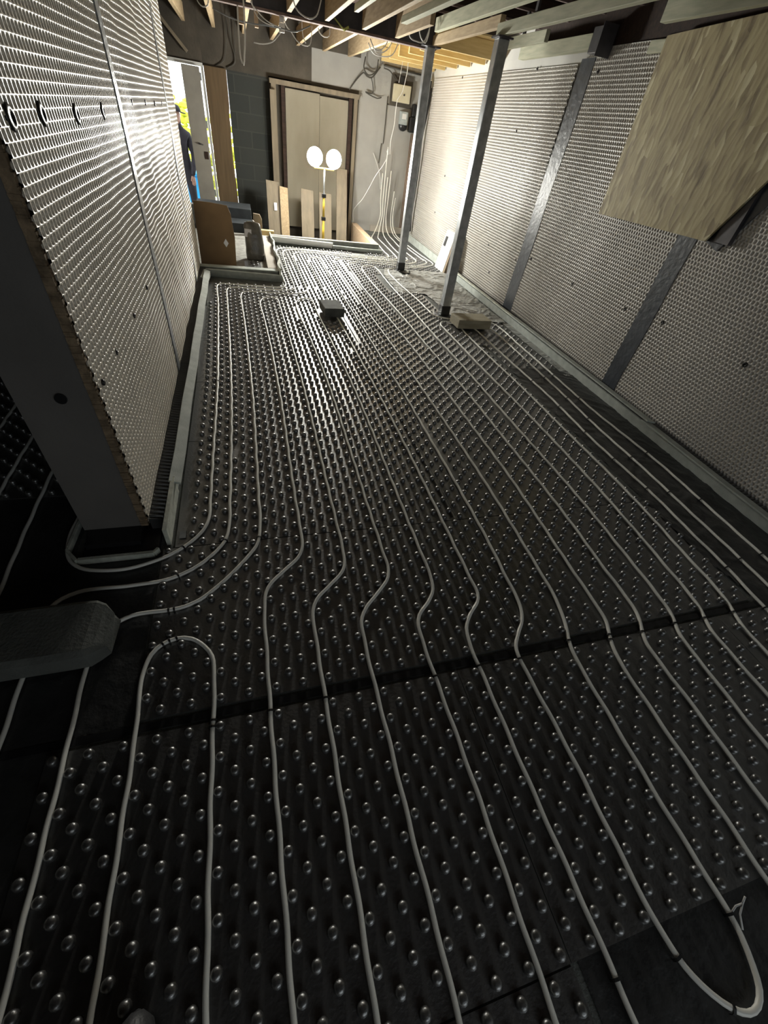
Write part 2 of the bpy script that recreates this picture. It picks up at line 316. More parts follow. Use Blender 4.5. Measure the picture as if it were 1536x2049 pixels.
def strip(name, label, side, ya, yb, z0, z1, mat, t=0.004, bend=0.0, kyo=None):
    X0 = XL if side == 'L' else XR; sx = 1 if side == 'L' else -1; mb = MB(); n = 40
    for i in range(n+1):
        z = z0+(z1-z0)*i/n; off = bend*math.sin(i*.35); k = len(mb.v)
        a = ya[0]+(ya[1]-ya[0])*i/n+off; b = yb[0]+(yb[1]-yb[0])*i/n+off*.7
        mb.v += [(X0+sx*t*.6, a, z), (X0+sx*t*.6, b, z), (X0-sx*.001, b, z), (X0-sx*.001, a, z)]
        if i:
            for j in range(4): mb.f.append((k-4+j, k-4+(j+1) % 4, k+(j+1) % 4, k+j))
    mb.f += [(0, 1, 2, 3), tuple(len(mb.v)-4+j for j in (3, 2, 1, 0))]
    return tag(mb.build(name, mat), label, 'tape')
strip('seam_tape', 'wide dark tape down the right wall seam in front of the nearer steel post', 'R', (5.02, 4.94), (5.24, 5.16), 0.04, 2.30, 'tape', 0.006, .006)
strip('seam_tape', 'wide dark tape running down the right wall from beneath the strand board', 'R', (2.89, 2.89), (3.07, 3.07), 0.02, 1.75, 'tape', 0.006, .004)
strip('seam_tape', 'grey tape on the seam nearest the camera on the left partition', 'L', (3.19, 3.17), (3.27, 3.25), 0.05, 2.62, 'tape_grey', 0.010, .012)
strip('seam_tape', 'thin grey tape on the far seam of the left partition', 'L', (5.36, 5.34), (5.43, 5.42), 0.05, 2.62, 'tape_grey', 0.008, .012)
ORD = ['nearest', 'second', 'third', 'fourth', 'fifth', 'sixth', 'seventh', 'eighth', 'ninth', 'tenth', 'eleventh', 'twelfth', 'thirteenth', 'fourteenth', 'fifteenth', 'sixteenth', 'seventeenth']
# round fixing plugs pressed through the membranes
def plug(label, group, side, y, z, r=0.02):
    X0 = XL if side == 'L' else XR; sx = 1 if side == 'L' else -1
    prof = [(r, -0.002), (r, 0.003), (r*.8, 0.006), (r*.45, 0.007), (r*.4, 0.002)]
    mb = MB().lathe([(a, b*sx) for a, b in prof], (X0, y, z), 14, 'x')
    return tag(mb.build('membrane_plug', 'black', smooth=True), label, 'fixing plug', group)
for i, (y, z) in enumerate([(1.70, 1.492), (1.962, 1.494), (2.355, 1.487), (2.811, 1.489)]):
    plug(['round black plug nearest the camera in the upper row on the left partition', 'second black plug from the camera in upper row on left partition', 'third black plug from the camera in upper row on left partition', 'black plug just before the taped seam, upper row on left partition'][i], None, 'L', y, z, .03)
for i, (y, z) in enumerate([(3.619, 1.514), (4.146, 1.512), (4.613, 1.505), (5.043, 1.503)]): plug(f'small plug in upper row beyond the left partition tape, {ORD[i]} to the tape', 'plugs beyond the left tape', 'L', y, z, .016)
for i, (y, z) in enumerate([(1.667, 0.76), (1.928, 0.765), (2.375, 0.759), (2.813, 0.763)]): plug(f'small black plug in the lower row on left partition, {ORD[i]} to camera', 'plugs low on the left partition', 'L', y, z, .012)
for i, (y, z) in enumerate(sorted([(6.104, 1.757), (5.991, 2.267), (5.851, 0.301), (5.26, 0.593), (8.143, 2.254), (8.144, 1.131), (8.309, 0.613), (6.07, 0.587)])): plug(f'small black plug in the farthest membrane on right wall, {ORD[i]} to camera', 'plugs in the far right membrane', 'R', y, z, .014)
for i, (y, z) in enumerate(sorted([(4.848, 2.208), (4.943, 0.678), (4.051, 0.656), (3.229, 0.68)])): plug(f'small black plug in the middle membrane on right wall, {ORD[i]} to camera', 'plugs in the middle right membrane', 'R', y, z, .015)
plug('black plug on right wall just camera side of the dark tape', None, 'R', 2.788, 0.721, .016)
plug('lone black plug nearest the camera on the right wall', None, 'R', 1.992, 0.723, .018)
tag(MB().lathe([(.02, 0), (.02, .004), (.01, .002)], (-0.70, 1.588, 0.734), 14, 'y').build('screw_hole_plug', 'black'), 'black plug low on the plain end face of the left partition', 'fixing plug')

# ------------------------------------------------------------------ heating pipes (floor runs in metres)
RISE = {'a': (2.64, 2.68), 'b': (2.72, 2.76), 'c': (2.86, 2.90)}
def riser(x, y, wx, top):      # from the floor at (x,y) up the back wall
    return [(wx+(x-wx)*.15, 9.70, top), (wx+(x-wx)*.1, 9.72, .55), (wx, 9.74, .30), (wx+(x-wx)*.2, 9.66, .14), (wx+(x-wx)*.55, 9.45, .045), (x, y, .016)]
def fl(P): return [(x, y, 0.0145) for x, y in P]
PIPES = [
 ('white pipe hugging the left wall, ending in a curl round the partition end', riser(2.34, 9.10, 2.64, .95)+fl([(2.316,8.95),(2.318,8.444),(2.30,8.0),(2.303,7.70),(2.262,7.60),(2.094,7.55),(1.75,7.56),(1.30,7.61),(0.927,7.643),(0.682,7.652),(0.543,7.616),(0.453,7.511),(0.416,7.292),(0.405,6.771),(0.405,6.287),(0.422,5.90),(0.424,5.72),(0.396,5.638),(0.323,5.604),(0.151,5.605),(-0.018,5.607),(-0.185,5.616),(-0.316,5.615),(-0.368,5.549),(-0.372,5.40),(-0.35,5.034),(-0.33,4.3),(-0.314,3.60),(-0.306,3.168),(-0.305,2.757),(-0.308,2.3),(-0.309,1.87),(-0.310,1.671),(-0.32,1.60),(-0.345,1.545),(-0.421,1.461),(-0.498,1.408),(-0.58,1.377),(-0.655,1.365),(-0.742,1.368),(-0.814,1.388),(-0.869,1.43),(-0.904,1.487),(-0.918,1.543),(-0.922,1.608),(-0.915,1.75),(-0.91,2.4),(-0.91,4.2)])),
 ('second white pipe from left wall, turning left under the big grey lintel', riser(2.47, 9.12, 2.68, 1.3)+fl([(2.455,8.93),(2.45,8.43),(2.445,8.0),(2.42,7.60),(2.345,7.49),(2.146,7.45),(1.895,7.46),(1.40,7.53),(0.921,7.585),(0.657,7.551),(0.554,7.473),(0.514,7.295),(0.507,6.906),(0.510,6.36),(0.525,5.76),(0.518,5.60),(0.468,5.526),(0.386,5.506),(0.203,5.503),(-0.021,5.503),(-0.185,5.505),(-0.244,5.476),(-0.264,5.38),(-0.256,5.049),(-0.240,4.5),(-0.222,3.9),(-0.209,3.257),(-0.203,2.754),(-0.204,2.2),(-0.209,1.73),(-0.213,1.553),(-0.232,1.48),(-0.278,1.403),(-0.339,1.34),(-0.408,1.299),(-0.496,1.271),(-0.611,1.266),(-0.723,1.269),(-0.81,1.265),(-0.864,1.240),(-0.892,1.206),(-0.906,1.161),(-0.909,1.044),(-0.905,0.933),(-0.902,0.80),(-0.900,0.66),(-0.90,0.3),(-0.90,-0.3)])),
 ('third white pipe from left wall, bending left into the lintel tip', riser(2.60, 8.95, 2.72, .9)+fl([(2.585,8.748),(2.56,8.2),(2.57,7.80),(2.605,7.66),(2.60,7.56),(2.54,7.46),(2.378,7.39),(2.109,7.37),(1.70,7.40),(1.30,7.44),(1.0,7.468),(0.827,7.45),(0.724,7.393),(0.672,7.242),(0.662,6.952),(0.660,6.446),(0.671,5.712),(0.668,5.58),(0.626,5.466),(0.537,5.403),(0.363,5.378),(0.14,5.386),(-0.024,5.380),(-0.089,5.337),(-0.114,5.219),(-0.108,4.977),(-0.088,4.46),(-0.07,3.82),(-0.058,3.25),(-0.052,2.804),(-0.054,2.3),(-0.057,1.843),(-0.059,1.55),(-0.069,1.477),(-0.085,1.42),(-0.13,1.348),(-0.189,1.278),(-0.261,1.2),(-0.328,1.142),(-0.388,1.118),(-0.45,1.112),(-0.534,1.112),(-0.588,1.108),(-0.635,1.088),(-0.675,1.057),(-0.698,1.01),(-0.706,0.919),(-0.704,0.75),(-0.701,0.5),(-0.700,0.25),(-0.698,0.05),(-0.698,-0.5)])),
 ('white pipe loop turning by the left kerb, fourth and fifth runs from left', fl([(-0.05,-0.6),(-0.053,-0.129),(-0.056,0.086),(-0.060,0.316),(-0.063,0.55),(-0.064,0.801),(-0.065,0.95),(-0.064,1.042),(-0.055,1.117),(-0.030,1.177),(0.040,1.249),(0.110,1.315),(0.135,1.367),(0.142,1.456),(0.141,1.709),(0.142,2.1),(0.147,2.5),(0.148,2.9),(0.144,3.213),(0.136,3.7),(0.122,4.15),(0.106,4.563),(0.088,4.88),(0.088,5.038),(0.122,5.150),(0.187,5.215),(0.248,5.212),(0.285,5.148),(0.294,4.941),(0.304,4.614),(0.316,4.216),(0.325,3.80),(0.336,3.35),(0.341,2.9),(0.342,2.4),(0.339,1.95),(0.338,1.642),(0.339,1.45),(0.338,1.345),(0.330,1.253),(0.303,1.191),(0.238,1.125),(0.165,1.060),(0.142,1.006),(0.137,0.909),(0.137,0.68),(0.139,0.454),(0.141,0.2),(0.143,-0.025),(0.142,-0.20),(0.142,-0.6)])),
 ('white pipe loop turning behind the grey concrete block, sixth and seventh runs', fl([(0.342,-0.6),(0.342,-0.237),(0.342,-0.05),(0.338,0.134),(0.337,0.417),(0.334,0.65),(0.335,0.822),(0.344,0.912),(0.375,0.975),(0.455,1.051),(0.515,1.115),(0.536,1.175),(0.539,1.32),(0.539,1.651),(0.543,1.965),(0.547,2.4),(0.550,2.8),(0.545,3.215),(0.532,3.7),(0.515,4.108),(0.490,4.55),(0.476,4.904),(0.487,5.073),(0.530,5.19),(0.613,5.246),(0.672,5.220),(0.686,5.097),(0.688,4.778),(0.703,4.407),(0.716,4.0),(0.730,3.6),(0.744,3.192),(0.750,2.7),(0.748,2.3),(0.742,1.96),(0.740,1.66),(0.738,1.42),(0.738,1.222),(0.737,1.095),(0.722,1.026),(0.675,0.959),(0.612,0.898),(0.588,0.844),(0.583,0.75),(0.585,0.55),(0.588,0.35),(0.589,0.15),(0.587,-0.05),(0.585,-0.22),(0.585,-0.6)])),
 ('long white pipe with the lone hairpin bend at the lower right of the floor', [(p[0], p[1], p[2]) for p in fl([(0.792,-0.75),(0.790,-0.305),(0.789,-0.134),(0.785,0.11),(0.784,0.35),(0.785,0.55),(0.786,0.70),(0.802,0.795),(0.853,0.860),(0.912,0.917),(0.934,0.965),(0.936,1.08),(0.938,1.35),(0.941,1.745),(0.942,2.1),(0.938,2.55),(0.932,3.0),(0.920,3.5),(0.903,4.2),(0.888,4.75),(0.882,5.194),(0.880,5.6),(0.872,5.958),(0.864,6.45),(0.868,7.0),(0.905,7.150),(0.975,7.212),(1.045,7.190),(1.068,7.06),(1.070,6.6),(1.080,5.9),(1.094,5.408),(1.102,4.95),(1.115,4.5),(1.126,4.05),(1.134,3.586),(1.144,3.2),(1.153,2.873),(1.152,2.372),(1.153,1.95),(1.150,1.55),(1.142,1.255),(1.130,1.058),(1.124,0.926),(1.114,0.845),(1.085,0.785),(1.030,0.722),(0.993,0.671),(0.979,0.612),(0.981,0.5),(0.985,0.354),(0.987,0.2),(0.984,0.046),(0.982,-0.1),(0.983,-0.221),(0.995,-0.293),(1.011,-0.332),(1.038,-0.375),(1.073,-0.411),(1.110,-0.428),(1.147,-0.425),(1.182,-0.403),(1.205,-0.365),(1.222,-0.31),(1.228,-0.24),(1.227,-0.144),(1.224,0.0),(1.226,0.15),(1.230,0.3),(1.232,0.45),(1.238,0.57),(1.257,0.645),(1.281,0.708),(1.303,0.774),(1.320,0.844),(1.329,0.942),(1.336,1.1),(1.344,1.30),(1.352,1.55),(1.356,1.85),(1.355,2.2),(1.350,2.6),(1.342,3.027),(1.338,3.45),(1.325,3.95),(1.304,4.45),(1.286,4.861),(1.268,5.3),(1.256,5.756),(1.246,6.15),(1.244,6.5),(1.250,6.9),(1.275,7.14),(1.335,7.235),(1.548,7.262),(1.861,7.262),(2.093,7.25),(2.33,7.25),(2.525,7.28),(2.68,7.40),(2.742,7.53),(2.745,7.744),(2.73,8.0),(2.72,8.38),(2.735,8.75)])]+riser(2.75, 9.0, 2.76, 1.0)[::-1]),
 ('white pipe crossing the floor centre whose far end passes behind the farther post', fl([(1.42,-0.8),(1.424,-0.241),(1.428,-0.05),(1.428,0.15),(1.430,0.387),(1.434,0.501),(1.447,0.565),(1.475,0.634),(1.505,0.702),(1.516,0.776),(1.520,0.90),(1.528,1.126),(1.542,1.40),(1.556,1.758),(1.556,2.1),(1.551,2.5),(1.549,3.0),(1.538,3.485),(1.529,3.9),(1.510,4.4),(1.490,4.854),(1.465,5.3),(1.447,5.65),(1.435,6.05),(1.438,6.45),(1.445,6.80),(1.460,6.955),(1.505,7.05),(1.60,7.105),(1.825,7.12),(2.11,7.115),(2.30,7.105),(2.48,7.121),(2.656,7.190),(2.803,7.31),(2.905,7.439),(2.925,7.54),(2.905,7.68),(2.890,7.95),(2.870,8.3),(2.865,8.7)])+riser(2.87, 8.95, 2.86, .7)[::-1]),
 ('white pipe loop with a round far bend just left of the grey polythene', fl([(1.61,-0.7),(1.620,-0.082),(1.622,0.084),(1.627,0.25),(1.626,0.45),(1.631,0.555),(1.656,0.616),(1.688,0.680),(1.710,0.745),(1.716,0.85),(1.720,1.046),(1.734,1.25),(1.743,1.5),(1.745,1.80),(1.742,2.3),(1.743,2.687),(1.738,3.070),(1.720,3.6),(1.702,4.1),(1.691,4.568),(1.675,5.0),(1.654,5.435),(1.631,5.80),(1.618,6.15),(1.616,6.50),(1.640,6.80),(1.700,6.925),(1.785,6.960),(1.858,6.89),(1.880,6.722),(1.872,6.4),(1.868,6.0),(1.876,5.6),(1.884,5.2),(1.886,4.804),(1.893,4.327),(1.904,3.9),(1.916,3.473),(1.921,3.045),(1.924,2.6),(1.930,2.2),(1.938,1.833),(1.938,1.6),(1.934,1.354),(1.922,1.10),(1.914,0.92),(1.906,0.80),(1.897,0.710),(1.875,0.645),(1.848,0.582),(1.833,0.501),(1.827,0.35),(1.819,0.176),(1.81,-0.5)])),
 ('white pipe running beneath the left end of the brown timber block', fl([(2.02,-0.4),(2.023,0.298),(2.025,0.42),(2.032,0.545),(2.056,0.620),(2.084,0.69),(2.100,0.79),(2.108,0.934),(2.122,1.125),(2.133,1.341),(2.145,1.6),(2.147,2.0),(2.144,2.35),(2.135,2.695),(2.121,3.068),(2.107,3.469),(2.100,3.967),(2.090,4.40),(2.088,4.547),(2.117,4.630),(2.168,4.672),(2.237,4.661),(2.408,4.641),(2.577,4.630),(2.677,4.56),(2.715,4.40),(2.720,4.002),(2.712,3.573),(2.707,3.2),(2.698,2.833),(2.680,2.481),(2.675,2.20),(2.680,1.904),(2.675,1.60),(2.664,1.3),(2.658,1.0),(2.645,0.75),(2.635,0.2),(2.63,-0.5)])),
 ('white pipe hairpin whose far bend hides under the brown timber block', fl([(2.22,-0.4),(2.222,0.396),(2.228,0.52),(2.255,0.620),(2.282,0.69),(2.298,0.80),(2.308,1.0),(2.326,1.227),(2.338,1.45),(2.346,1.75),(2.342,2.106),(2.338,2.45),(2.339,2.847),(2.332,3.222),(2.316,3.592),(2.309,3.978),(2.310,4.378),(2.330,4.520),(2.400,4.575),(2.470,4.53),(2.490,4.393),(2.500,3.955),(2.509,3.537),(2.520,3.169),(2.527,2.85),(2.518,2.55),(2.504,2.2),(2.510,1.919),(2.523,1.60),(2.520,1.398),(2.506,1.143),(2.500,0.90),(2.480,0.70),(2.45,0.35),(2.43,-0.4)])),
 ('white pipe closest to the right wall, crossing the polythene behind the timber block', fl([(2.80,-0.4),(2.830,0.5),(2.839,0.884),(2.850,1.2),(2.862,1.50),(2.872,1.8),(2.862,2.05),(2.845,2.30),(2.828,2.6),(2.832,2.95),(2.838,3.308),(2.846,3.7),(2.850,4.15),(2.858,4.50),(2.820,4.67),(2.70,4.78),(2.468,4.79),(2.298,4.775),(2.172,4.813),(2.113,4.898),(2.100,5.05),(2.090,5.355),(2.065,5.703),(2.036,5.98),(2.020,6.308),(2.018,6.549),(2.040,6.733),(2.080,6.849),(2.155,6.90),(2.239,6.925),(2.40,6.99),(2.60,7.08),(2.80,7.18),(2.98,7.34),(3.02,7.46),(3.01,7.62),(2.975,7.95),(2.955,8.4),(2.94,8.75)])+riser(2.93, 9.0, 2.90, .6)[::-1]),
 ('white pipe loop with its round bend just below the grey lintel tip', fl([(-0.505,-0.5),(-0.504,0.084),(-0.503,0.35),(-0.503,0.60),(-0.510,0.77),(-0.508,0.854),(-0.492,0.917),(-0.455,0.955),(-0.404,0.970),(-0.349,0.957),(-0.300,0.915),(-0.271,0.866),(-0.260,0.80),(-0.258,0.60),(-0.257,0.35),(-0.255,0.1),(-0.252,-0.075),(-0.25,-0.5)])),
 ('white pipe left of the partition end, closest to its foot', fl([(-1.12,4.5),(-1.122,2.6),(-1.125,2.171),(-1.122,1.85),(-1.117,1.635),(-1.110,1.45),(-1.104,1.3),(-1.10,0.9),(-1.10,-0.2)])),
 ('middle white pipe at the left picture edge, left of the partition', fl([(-1.31,4.5),(-1.312,2.585),(-1.316,2.3),(-1.315,2.088),(-1.313,1.9),(-1.31,0.9)])),
 ('outermost white pipe glimpsed at the left picture edge', fl([(-1.515,4.5),(-1.514,3.049),(-1.510,2.75),(-1.508,2.5),(-1.50,1.4)])),
]
pipe_pts = []
for label, P in PIPES:
    pts = catmull(P, 0.02)
    q = []
    for i, p in enumerate(pts):      # slight snaking between the studs
        if p.z < 0.02: p = p+Vector((0.0016*math.sin(p.y*31.4+p.x*3), 0.0012*math.sin(p.x*31.4), 0))
        q.append(p)
    pipe_pts += [(p.x, p.y) for p in q if p.z < .05]
    tag(MB().tube(q, 0.0080, 10).build('heating_pipe', 'pipe', smooth=True), label, 'pipe')
grid = {}
for x, y in pipe_pts: grid.setdefault((int(x//.05), int(y//.05)), []).append((x, y))
def near_pipe(x, y, d):
    a, b = int(x//.05), int(y//.05); best = None; bd = d*d
    for i in (-1, 0, 1):
        for j in (-1, 0, 1):
            for p in grid.get((a+i, b+j), ()):
                e = (p[0]-x)**2+(p[1]-y)**2
                if e < bd: best = p; bd = e
    return best
def tangent(x, y):
    pts = sorted(pipe_pts, key=lambda p: (p[0]-x)**2+(p[1]-y)**2)[:5]
    a, b = max(((p, q) for p in pts for q in pts), key=lambda t: (t[0][0]-t[1][0])**2+(t[0][1]-t[1][1])**2)
    d = Vector((b[0]-a[0], b[1]-a[1], 0)); return Vector((*pts[0], .0145)), d.normalized()
def clip(x, y, label, group):
    p, d = tangent(x, y); n = Vector((-d.y, d.x, 0)); mb = MB()
    prof = [(-.013, -.0135), (-.0125, 0.002), (-.009, .0075), (0, .0102), (.009, .0075), (.0125, .002), (.013, -.0135)]
    inn = [(-.0108, -.0135), (-.0105, 0.0), (-.0075, .005), (0, .0084), (.0075, .005), (.0105, 0.0), (.0108, -.0135)]
    loop = prof+inn[::-1]; k = len(loop)
    for s in (-.0035, .0035): mb.v += [tuple(p+n*a+Vector((0,0,b))+d*s) for a, b in loop]
    mb.f += [(i, (i+1) % k, k+(i+1) % k, k+i) for i in range(k)]
    m = len(prof)
    for s in (0, k): mb.f += [(s+i, s+i+1, s+k-2-i, s+k-1-i) for i in range(m-1)]
    return tag(mb.build('pipe_clip', 'clip'), label, 'clip', group)
for i, (x, y) in enumerate(sorted([(1.253,.64),(1.477,.642),(1.466,.615),(1.654,.616),(1.866,.632),(2.06,.63),(2.26,.624),(2.465,.609),(.585,.611),(.784,.609),(.979,.61),(-.259,.615),(-.259,.599),(-.064,.611),(.138,.608)])):
    clip(x, y, f'small black clip on the wide mat joint crossing near floor, {ORD[i].replace("nearest", "first")} from left', 'clips along the near mat joint')
for i, (x, y) in enumerate(sorted([(2.857,2.829),(2.671,2.481),(2.52,2.687),(2.69,2.841),(2.509,2.283),(2.865,1.971),(2.68,1.921),(2.514,1.918),(2.525,1.584),(2.67,1.519),(2.86,1.431),(2.5,.877),(2.655,.929),(2.842,.934),(2.517,3.161),(2.705,3.243),(2.84,3.294)], key=lambda q: q[1])):
    clip(x, y, f'small black clip on bare sheet strip by the right wall, {ORD[i]} to camera', 'clips on the bare strip')
for i, (x, y) in enumerate([(.789,-.272),(.996,-.294),(1.073,-.415),(1.227,-.263)]): clip(x, y, ['small black clip on the run just left of the lower right hairpin','small black clip on the left leg of the lower right hairpin','small black clip at the bottom of the lower right hairpin','small black clip with a loose tail on the hairpin right leg'][i], None)
for i, (x, y) in enumerate([(-.427,1.455),(-.437,1.29),(-.444,1.109),(-.429,1.108),(-.444,.958),(-.430,.964),(-.417,.968),(-.064,1.477),(-.230,1.481),(-.306,3.158)]): clip(x, y, ['small black clip on the pipe curling round the partition end','small black clip on the middle of three pipes bending left','left one of two close black clips on the pipe entering the lintel tip','right one of two close black clips on the pipe entering the lintel tip','leftmost of three black clips on the loop below the lintel','middle of three black clips on the loop below the lintel','rightmost of three black clips on the loop below the lintel','black clip where the third pipe starts its bend left','black clip where the second pipe starts its bend left','black clip on the leftmost pipe far up beside the edging board'][i], None)
# frayed scrap of tape on the hairpin pipe
tag(MB().tube([(1.236,-.262,.016),(1.252,-.252,.03),(1.262,-.25,.05)], .003, 6).tube([(1.236,-.30,.018),(1.250,-.270,.028),(1.262,-.25,.05)], .0028, 6).tube([(1.262,-.25,.05),(1.275,-.238,.062)], .003, 6).build('loose_tie', 'cable', smooth=True), 'pale loose cable tie tail sticking up from the hairpin pipe', 'cable tie')

# ------------------------------------------------------------------ studded floor mats
SEG = 12
ca = np.array([[math.cos(2*PI*j/SEG), math.sin(2*PI*j/SEG)] for j in range(SEG)])
PROF = [(.0160, .0025), (.0153, .006), (.0154, .0125), (.0143, .0170), (.0115, .0205), (.0070, .0228), (.0025, .0236)]
BLOCKERS = [(-0.84,-0.50,1.36,1.60), (-1.1,-0.56,0.84,1.16), (2.15,2.39,4.80,5.05), (2.15,2.39,6.78,6.98), (2.19,2.75,4.36,4.74), (.7,1.0,4.58,4.98), (-0.64,-0.43,1.45,6.2), (3.0,3.3,-1,9.8)]
def mat_panel(label, x0, x1, y0, y1, drift=None):
    mb = MB(); g = 0.0015
    k = 0; n = 14
    prof_v = []
    # thin tray with a gently uneven edge
    def dx(y): return (-0.0245*(y-3.2) if y > 3.2 else 0.0) if drift is None else drift(y)
    nx, ny = 24, 14; V = []; Q = []
    for j in range(ny+1):
        for i in range(nx+1):
            x = x0+g+(x1-x0-2*g)*i/nx; y = y0+g+(y1-y0-2*g)*j/ny
            z = 0.0025+0.0012*noise.noise(Vector((x*3, y*3, 0)))
            V.append((x+dx(y), y, z))
    for j in range(ny):
        for i in range(nx):
            a = j*(nx+1)+i; Q.append((a, a+1, a+nx+2, a+nx+1))
    # skirt down to the floor
    ring = [i for i in range(nx+1)]+[j*(nx+1)+nx for j in range(1, ny+1)]+[ny*(nx+1)+i for i in range(nx-1, -1, -1)]+[j*(nx+1) for j in range(ny-1, 0, -1)]
    R = len(ring); b0 = len(V); V += [V[i] for i in ring]; b1 = len(V); V += [(V[i][0], V[i][1], -0.003) for i in ring]
    for i in range(R): Q.append((b0+i, b1+i, b1+(i+1) % R, b0+(i+1) % R))
    G = []
    i0 = math.ceil((x0+.016+.036)/.05); i1 = math.floor((x1-.016+.036)/.05)
    for i in range(i0, i1+1):
        cx = -0.036+.05*i; par = (i % 2)*.05
        j0 = math.ceil((y0+.016-.899-par)/.1); j1 = math.floor((y1-.016-.899-par)/.1)
        for j in range(j0, j1+1):
            cy = .899+par+.1*j; X = cx+dx(cy)
            q = near_pipe(X, cy, .0245)
            if q:
                d = math.hypot(X-q[0], cy-q[1])
                if d < .007: continue
                X = q[0]+(X-q[0])*.0245/d; cyy = q[1]+(cy-q[1])*.0245/d
                if near_pipe(X, cyy, .0225): continue
            else: cyy = cy
            if any(a < X < b and c < cy < d for a, b, c, d in BLOCKERS): continue
            s = len(V)
            for r, z in PROF: V += [(X+r*c[0], cyy+r*c[1], z) for c in ca]
            for a in range(len(PROF)-1):
                for j2 in range(SEG): Q.append((s+a*SEG+j2, s+a*SEG+(j2+1) % SEG, s+(a+1)*SEG+(j2+1) % SEG, s+(a+1)*SEG+j2))
            G.append([s+(len(PROF)-1)*SEG+j2 for j2 in range(SEG)])
    c0 = np.array([(x0+x1)/2, (y0+y1)/2, 0]); o = big_mesh('studded_floor_mat', np.array(V)-c0, Q, 'stud', G); o.location = c0
    return tag(o, label, 'floor mat')
mats = [
 ('black studded mat at the bottom left edge of the picture, beneath the boot', -.761, .689, -.80, -.228),
 ('black studded mat under the pipe loop below the grey lintel', -.761, .689, -.226, .624),
 ('black studded mat at lower centre right, inside the hairpin pipe bend', .689, 2.15, -.226, .624),
 ('narrow studded mat piece at the right picture edge beneath the wide joint', 2.15, 2.50, -.226, .624),
 ('black studded mat right of the grey lintel, where pipes kink sideways', -.511, 1.039, .674, 1.473),
 ('studded mat just above the wide joint, right of the long mat joint', 1.039, 2.439, .674, 1.473),
 ('studded mat beside the near end of the left partition kerb board', -.461, 1.039, 1.475, 2.373),
 ('studded mat by the bare strip, second up from the wide joint', 1.039, 2.389, 1.475, 2.373),
 ('left hand studded mat, third up from the wide joint', -.461, 1.039, 2.375, 3.173),
 ('right hand studded mat, third up from the wide joint', 1.039, 2.389, 2.375, 3.173),
 ('left hand studded mat just camera side of the brightly lit patch', -.461, 1.039, 3.175, 4.023),
 ('right hand studded mat just camera side of the timber block', 1.039, 2.389, 3.175, 4.023),
 ('brightly lit studded mat reaching up to the grey concrete block', -.461, 1.00, 4.025, 4.873),
 ('studded mat between the concrete block and the timber block', 1.01, 2.44, 4.025, 4.873),
 ('small studded mat strip between timber block and right wall foil', 2.44, 2.99, 3.46, 4.72),
 ('studded mat against the front kerb board, behind the concrete block', -.42, 1.039, 4.875, 5.70),
 ('studded mat with rounded corner left of the nearer steel post', 1.04, 2.31, 4.875, 5.72),
 ('studded mat beside the raised platform kerb, nearer of three', .46, 1.46, 5.725, 6.573),
 ('studded mat strip left of the grey polythene edge', 1.47, 1.87, 5.725, 6.573),
 ('studded mat beside the raised platform kerb, middle of three', .46, 1.46, 6.575, 7.423),
 ('studded mat under pipe bends left of the farther steel post', 1.47, 2.0, 6.575, 7.423),
 ('far left studded mat along the pit kerb', .48, 1.80, 7.425, 7.80),
 ('studded mat behind the farther steel post toward the pipe corridor', 2.01, 3.08, 6.93, 7.84),
 ('studded mat beyond the partition at left picture edge, nearer one', -2.4, -.96, 1.92, 2.77),
 ('studded mat beyond the partition at left picture edge, farther one', -2.4, -.96, 2.78, 3.62),
]
for a in mats: mat_panel(*a)
def wrinkled(name, label, cat, poly, mat, z0, amp, scale, step=0.03, ridge=False):
    def inside(x, y):
        c = False; n = len(poly)
        for i in range(n):
            x1, y1 = poly[i]; x2, y2 = poly[(i+1) % n]
            if (y1 > y) != (y2 > y) and x < (x2-x1)*(y-y1)/(y2-y1)+x1: c = not c
        return c
    xs = [p[0] for p in poly]; ys = [p[1] for p in poly]; V = []; Q = []; idx = {}
    nx = int((max(xs)-min(xs))/step)+1; ny = int((max(ys)-min(ys))/step)+1
    def vid(i, j):
        if (i, j) not in idx:
            x = min(xs)+i*step; y = min(ys)+j*step
            h = noise.noise(Vector((x*scale[0], y*scale[1], 1.7)))+.5*noise.noise(Vector((x*scale[0]*2.3+y*2, y*scale[1]*2.3, 4)))
            if ridge:
                q = Vector((x*scale[0]+y*1.5, y*scale[1]+.6*noise.noise(Vector((x*4, y*3, 9)))*4, 1.7)); h = max(0, 1-5*abs(noise.noise(q)))+.6*max(0, 1-5*abs(noise.noise(q*1.9+Vector((5, 3, 0)))))
            idx[(i, j)] = len(V); V.append((x, y, z0+amp*max(-.6, h)))
        return idx[(i, j)]
    for i in range(nx):
        for j in range(ny):
            if inside(min(xs)+(i+.5)*step, min(ys)+(j+.5)*step): Q.append((vid(i, j), vid(i+1, j), vid(i+1, j+1), vid(i, j+1)))
    o = big_mesh(name, V, Q, mat); return tag(o, label, cat)
wrinkled('polythene_sheet', 'crumpled grey polythene sheet around the feet of both steel posts', 'plastic sheet', [(1.90,5.73),(2.28,5.73),(2.33,5.5),(2.34,4.93),(2.46,4.74),(3.04,4.74),(3.05,6.92),(2.02,6.90),(1.92,6.56)], 'poly', .004, .011, (2.2, 8), .012, True)
wrinkled('black_floor_sheet', 'creased black plastic sheet strip on the floor along the right wall', 'plastic sheet', [(2.42,1.0),(2.42,3.45),(2.98,3.45),(3.12,3.4),(3.12,-1.2),(2.50,-1.2),(2.50,.66)], 'sheet', .001, .006, (2.0, 5), .016, True)
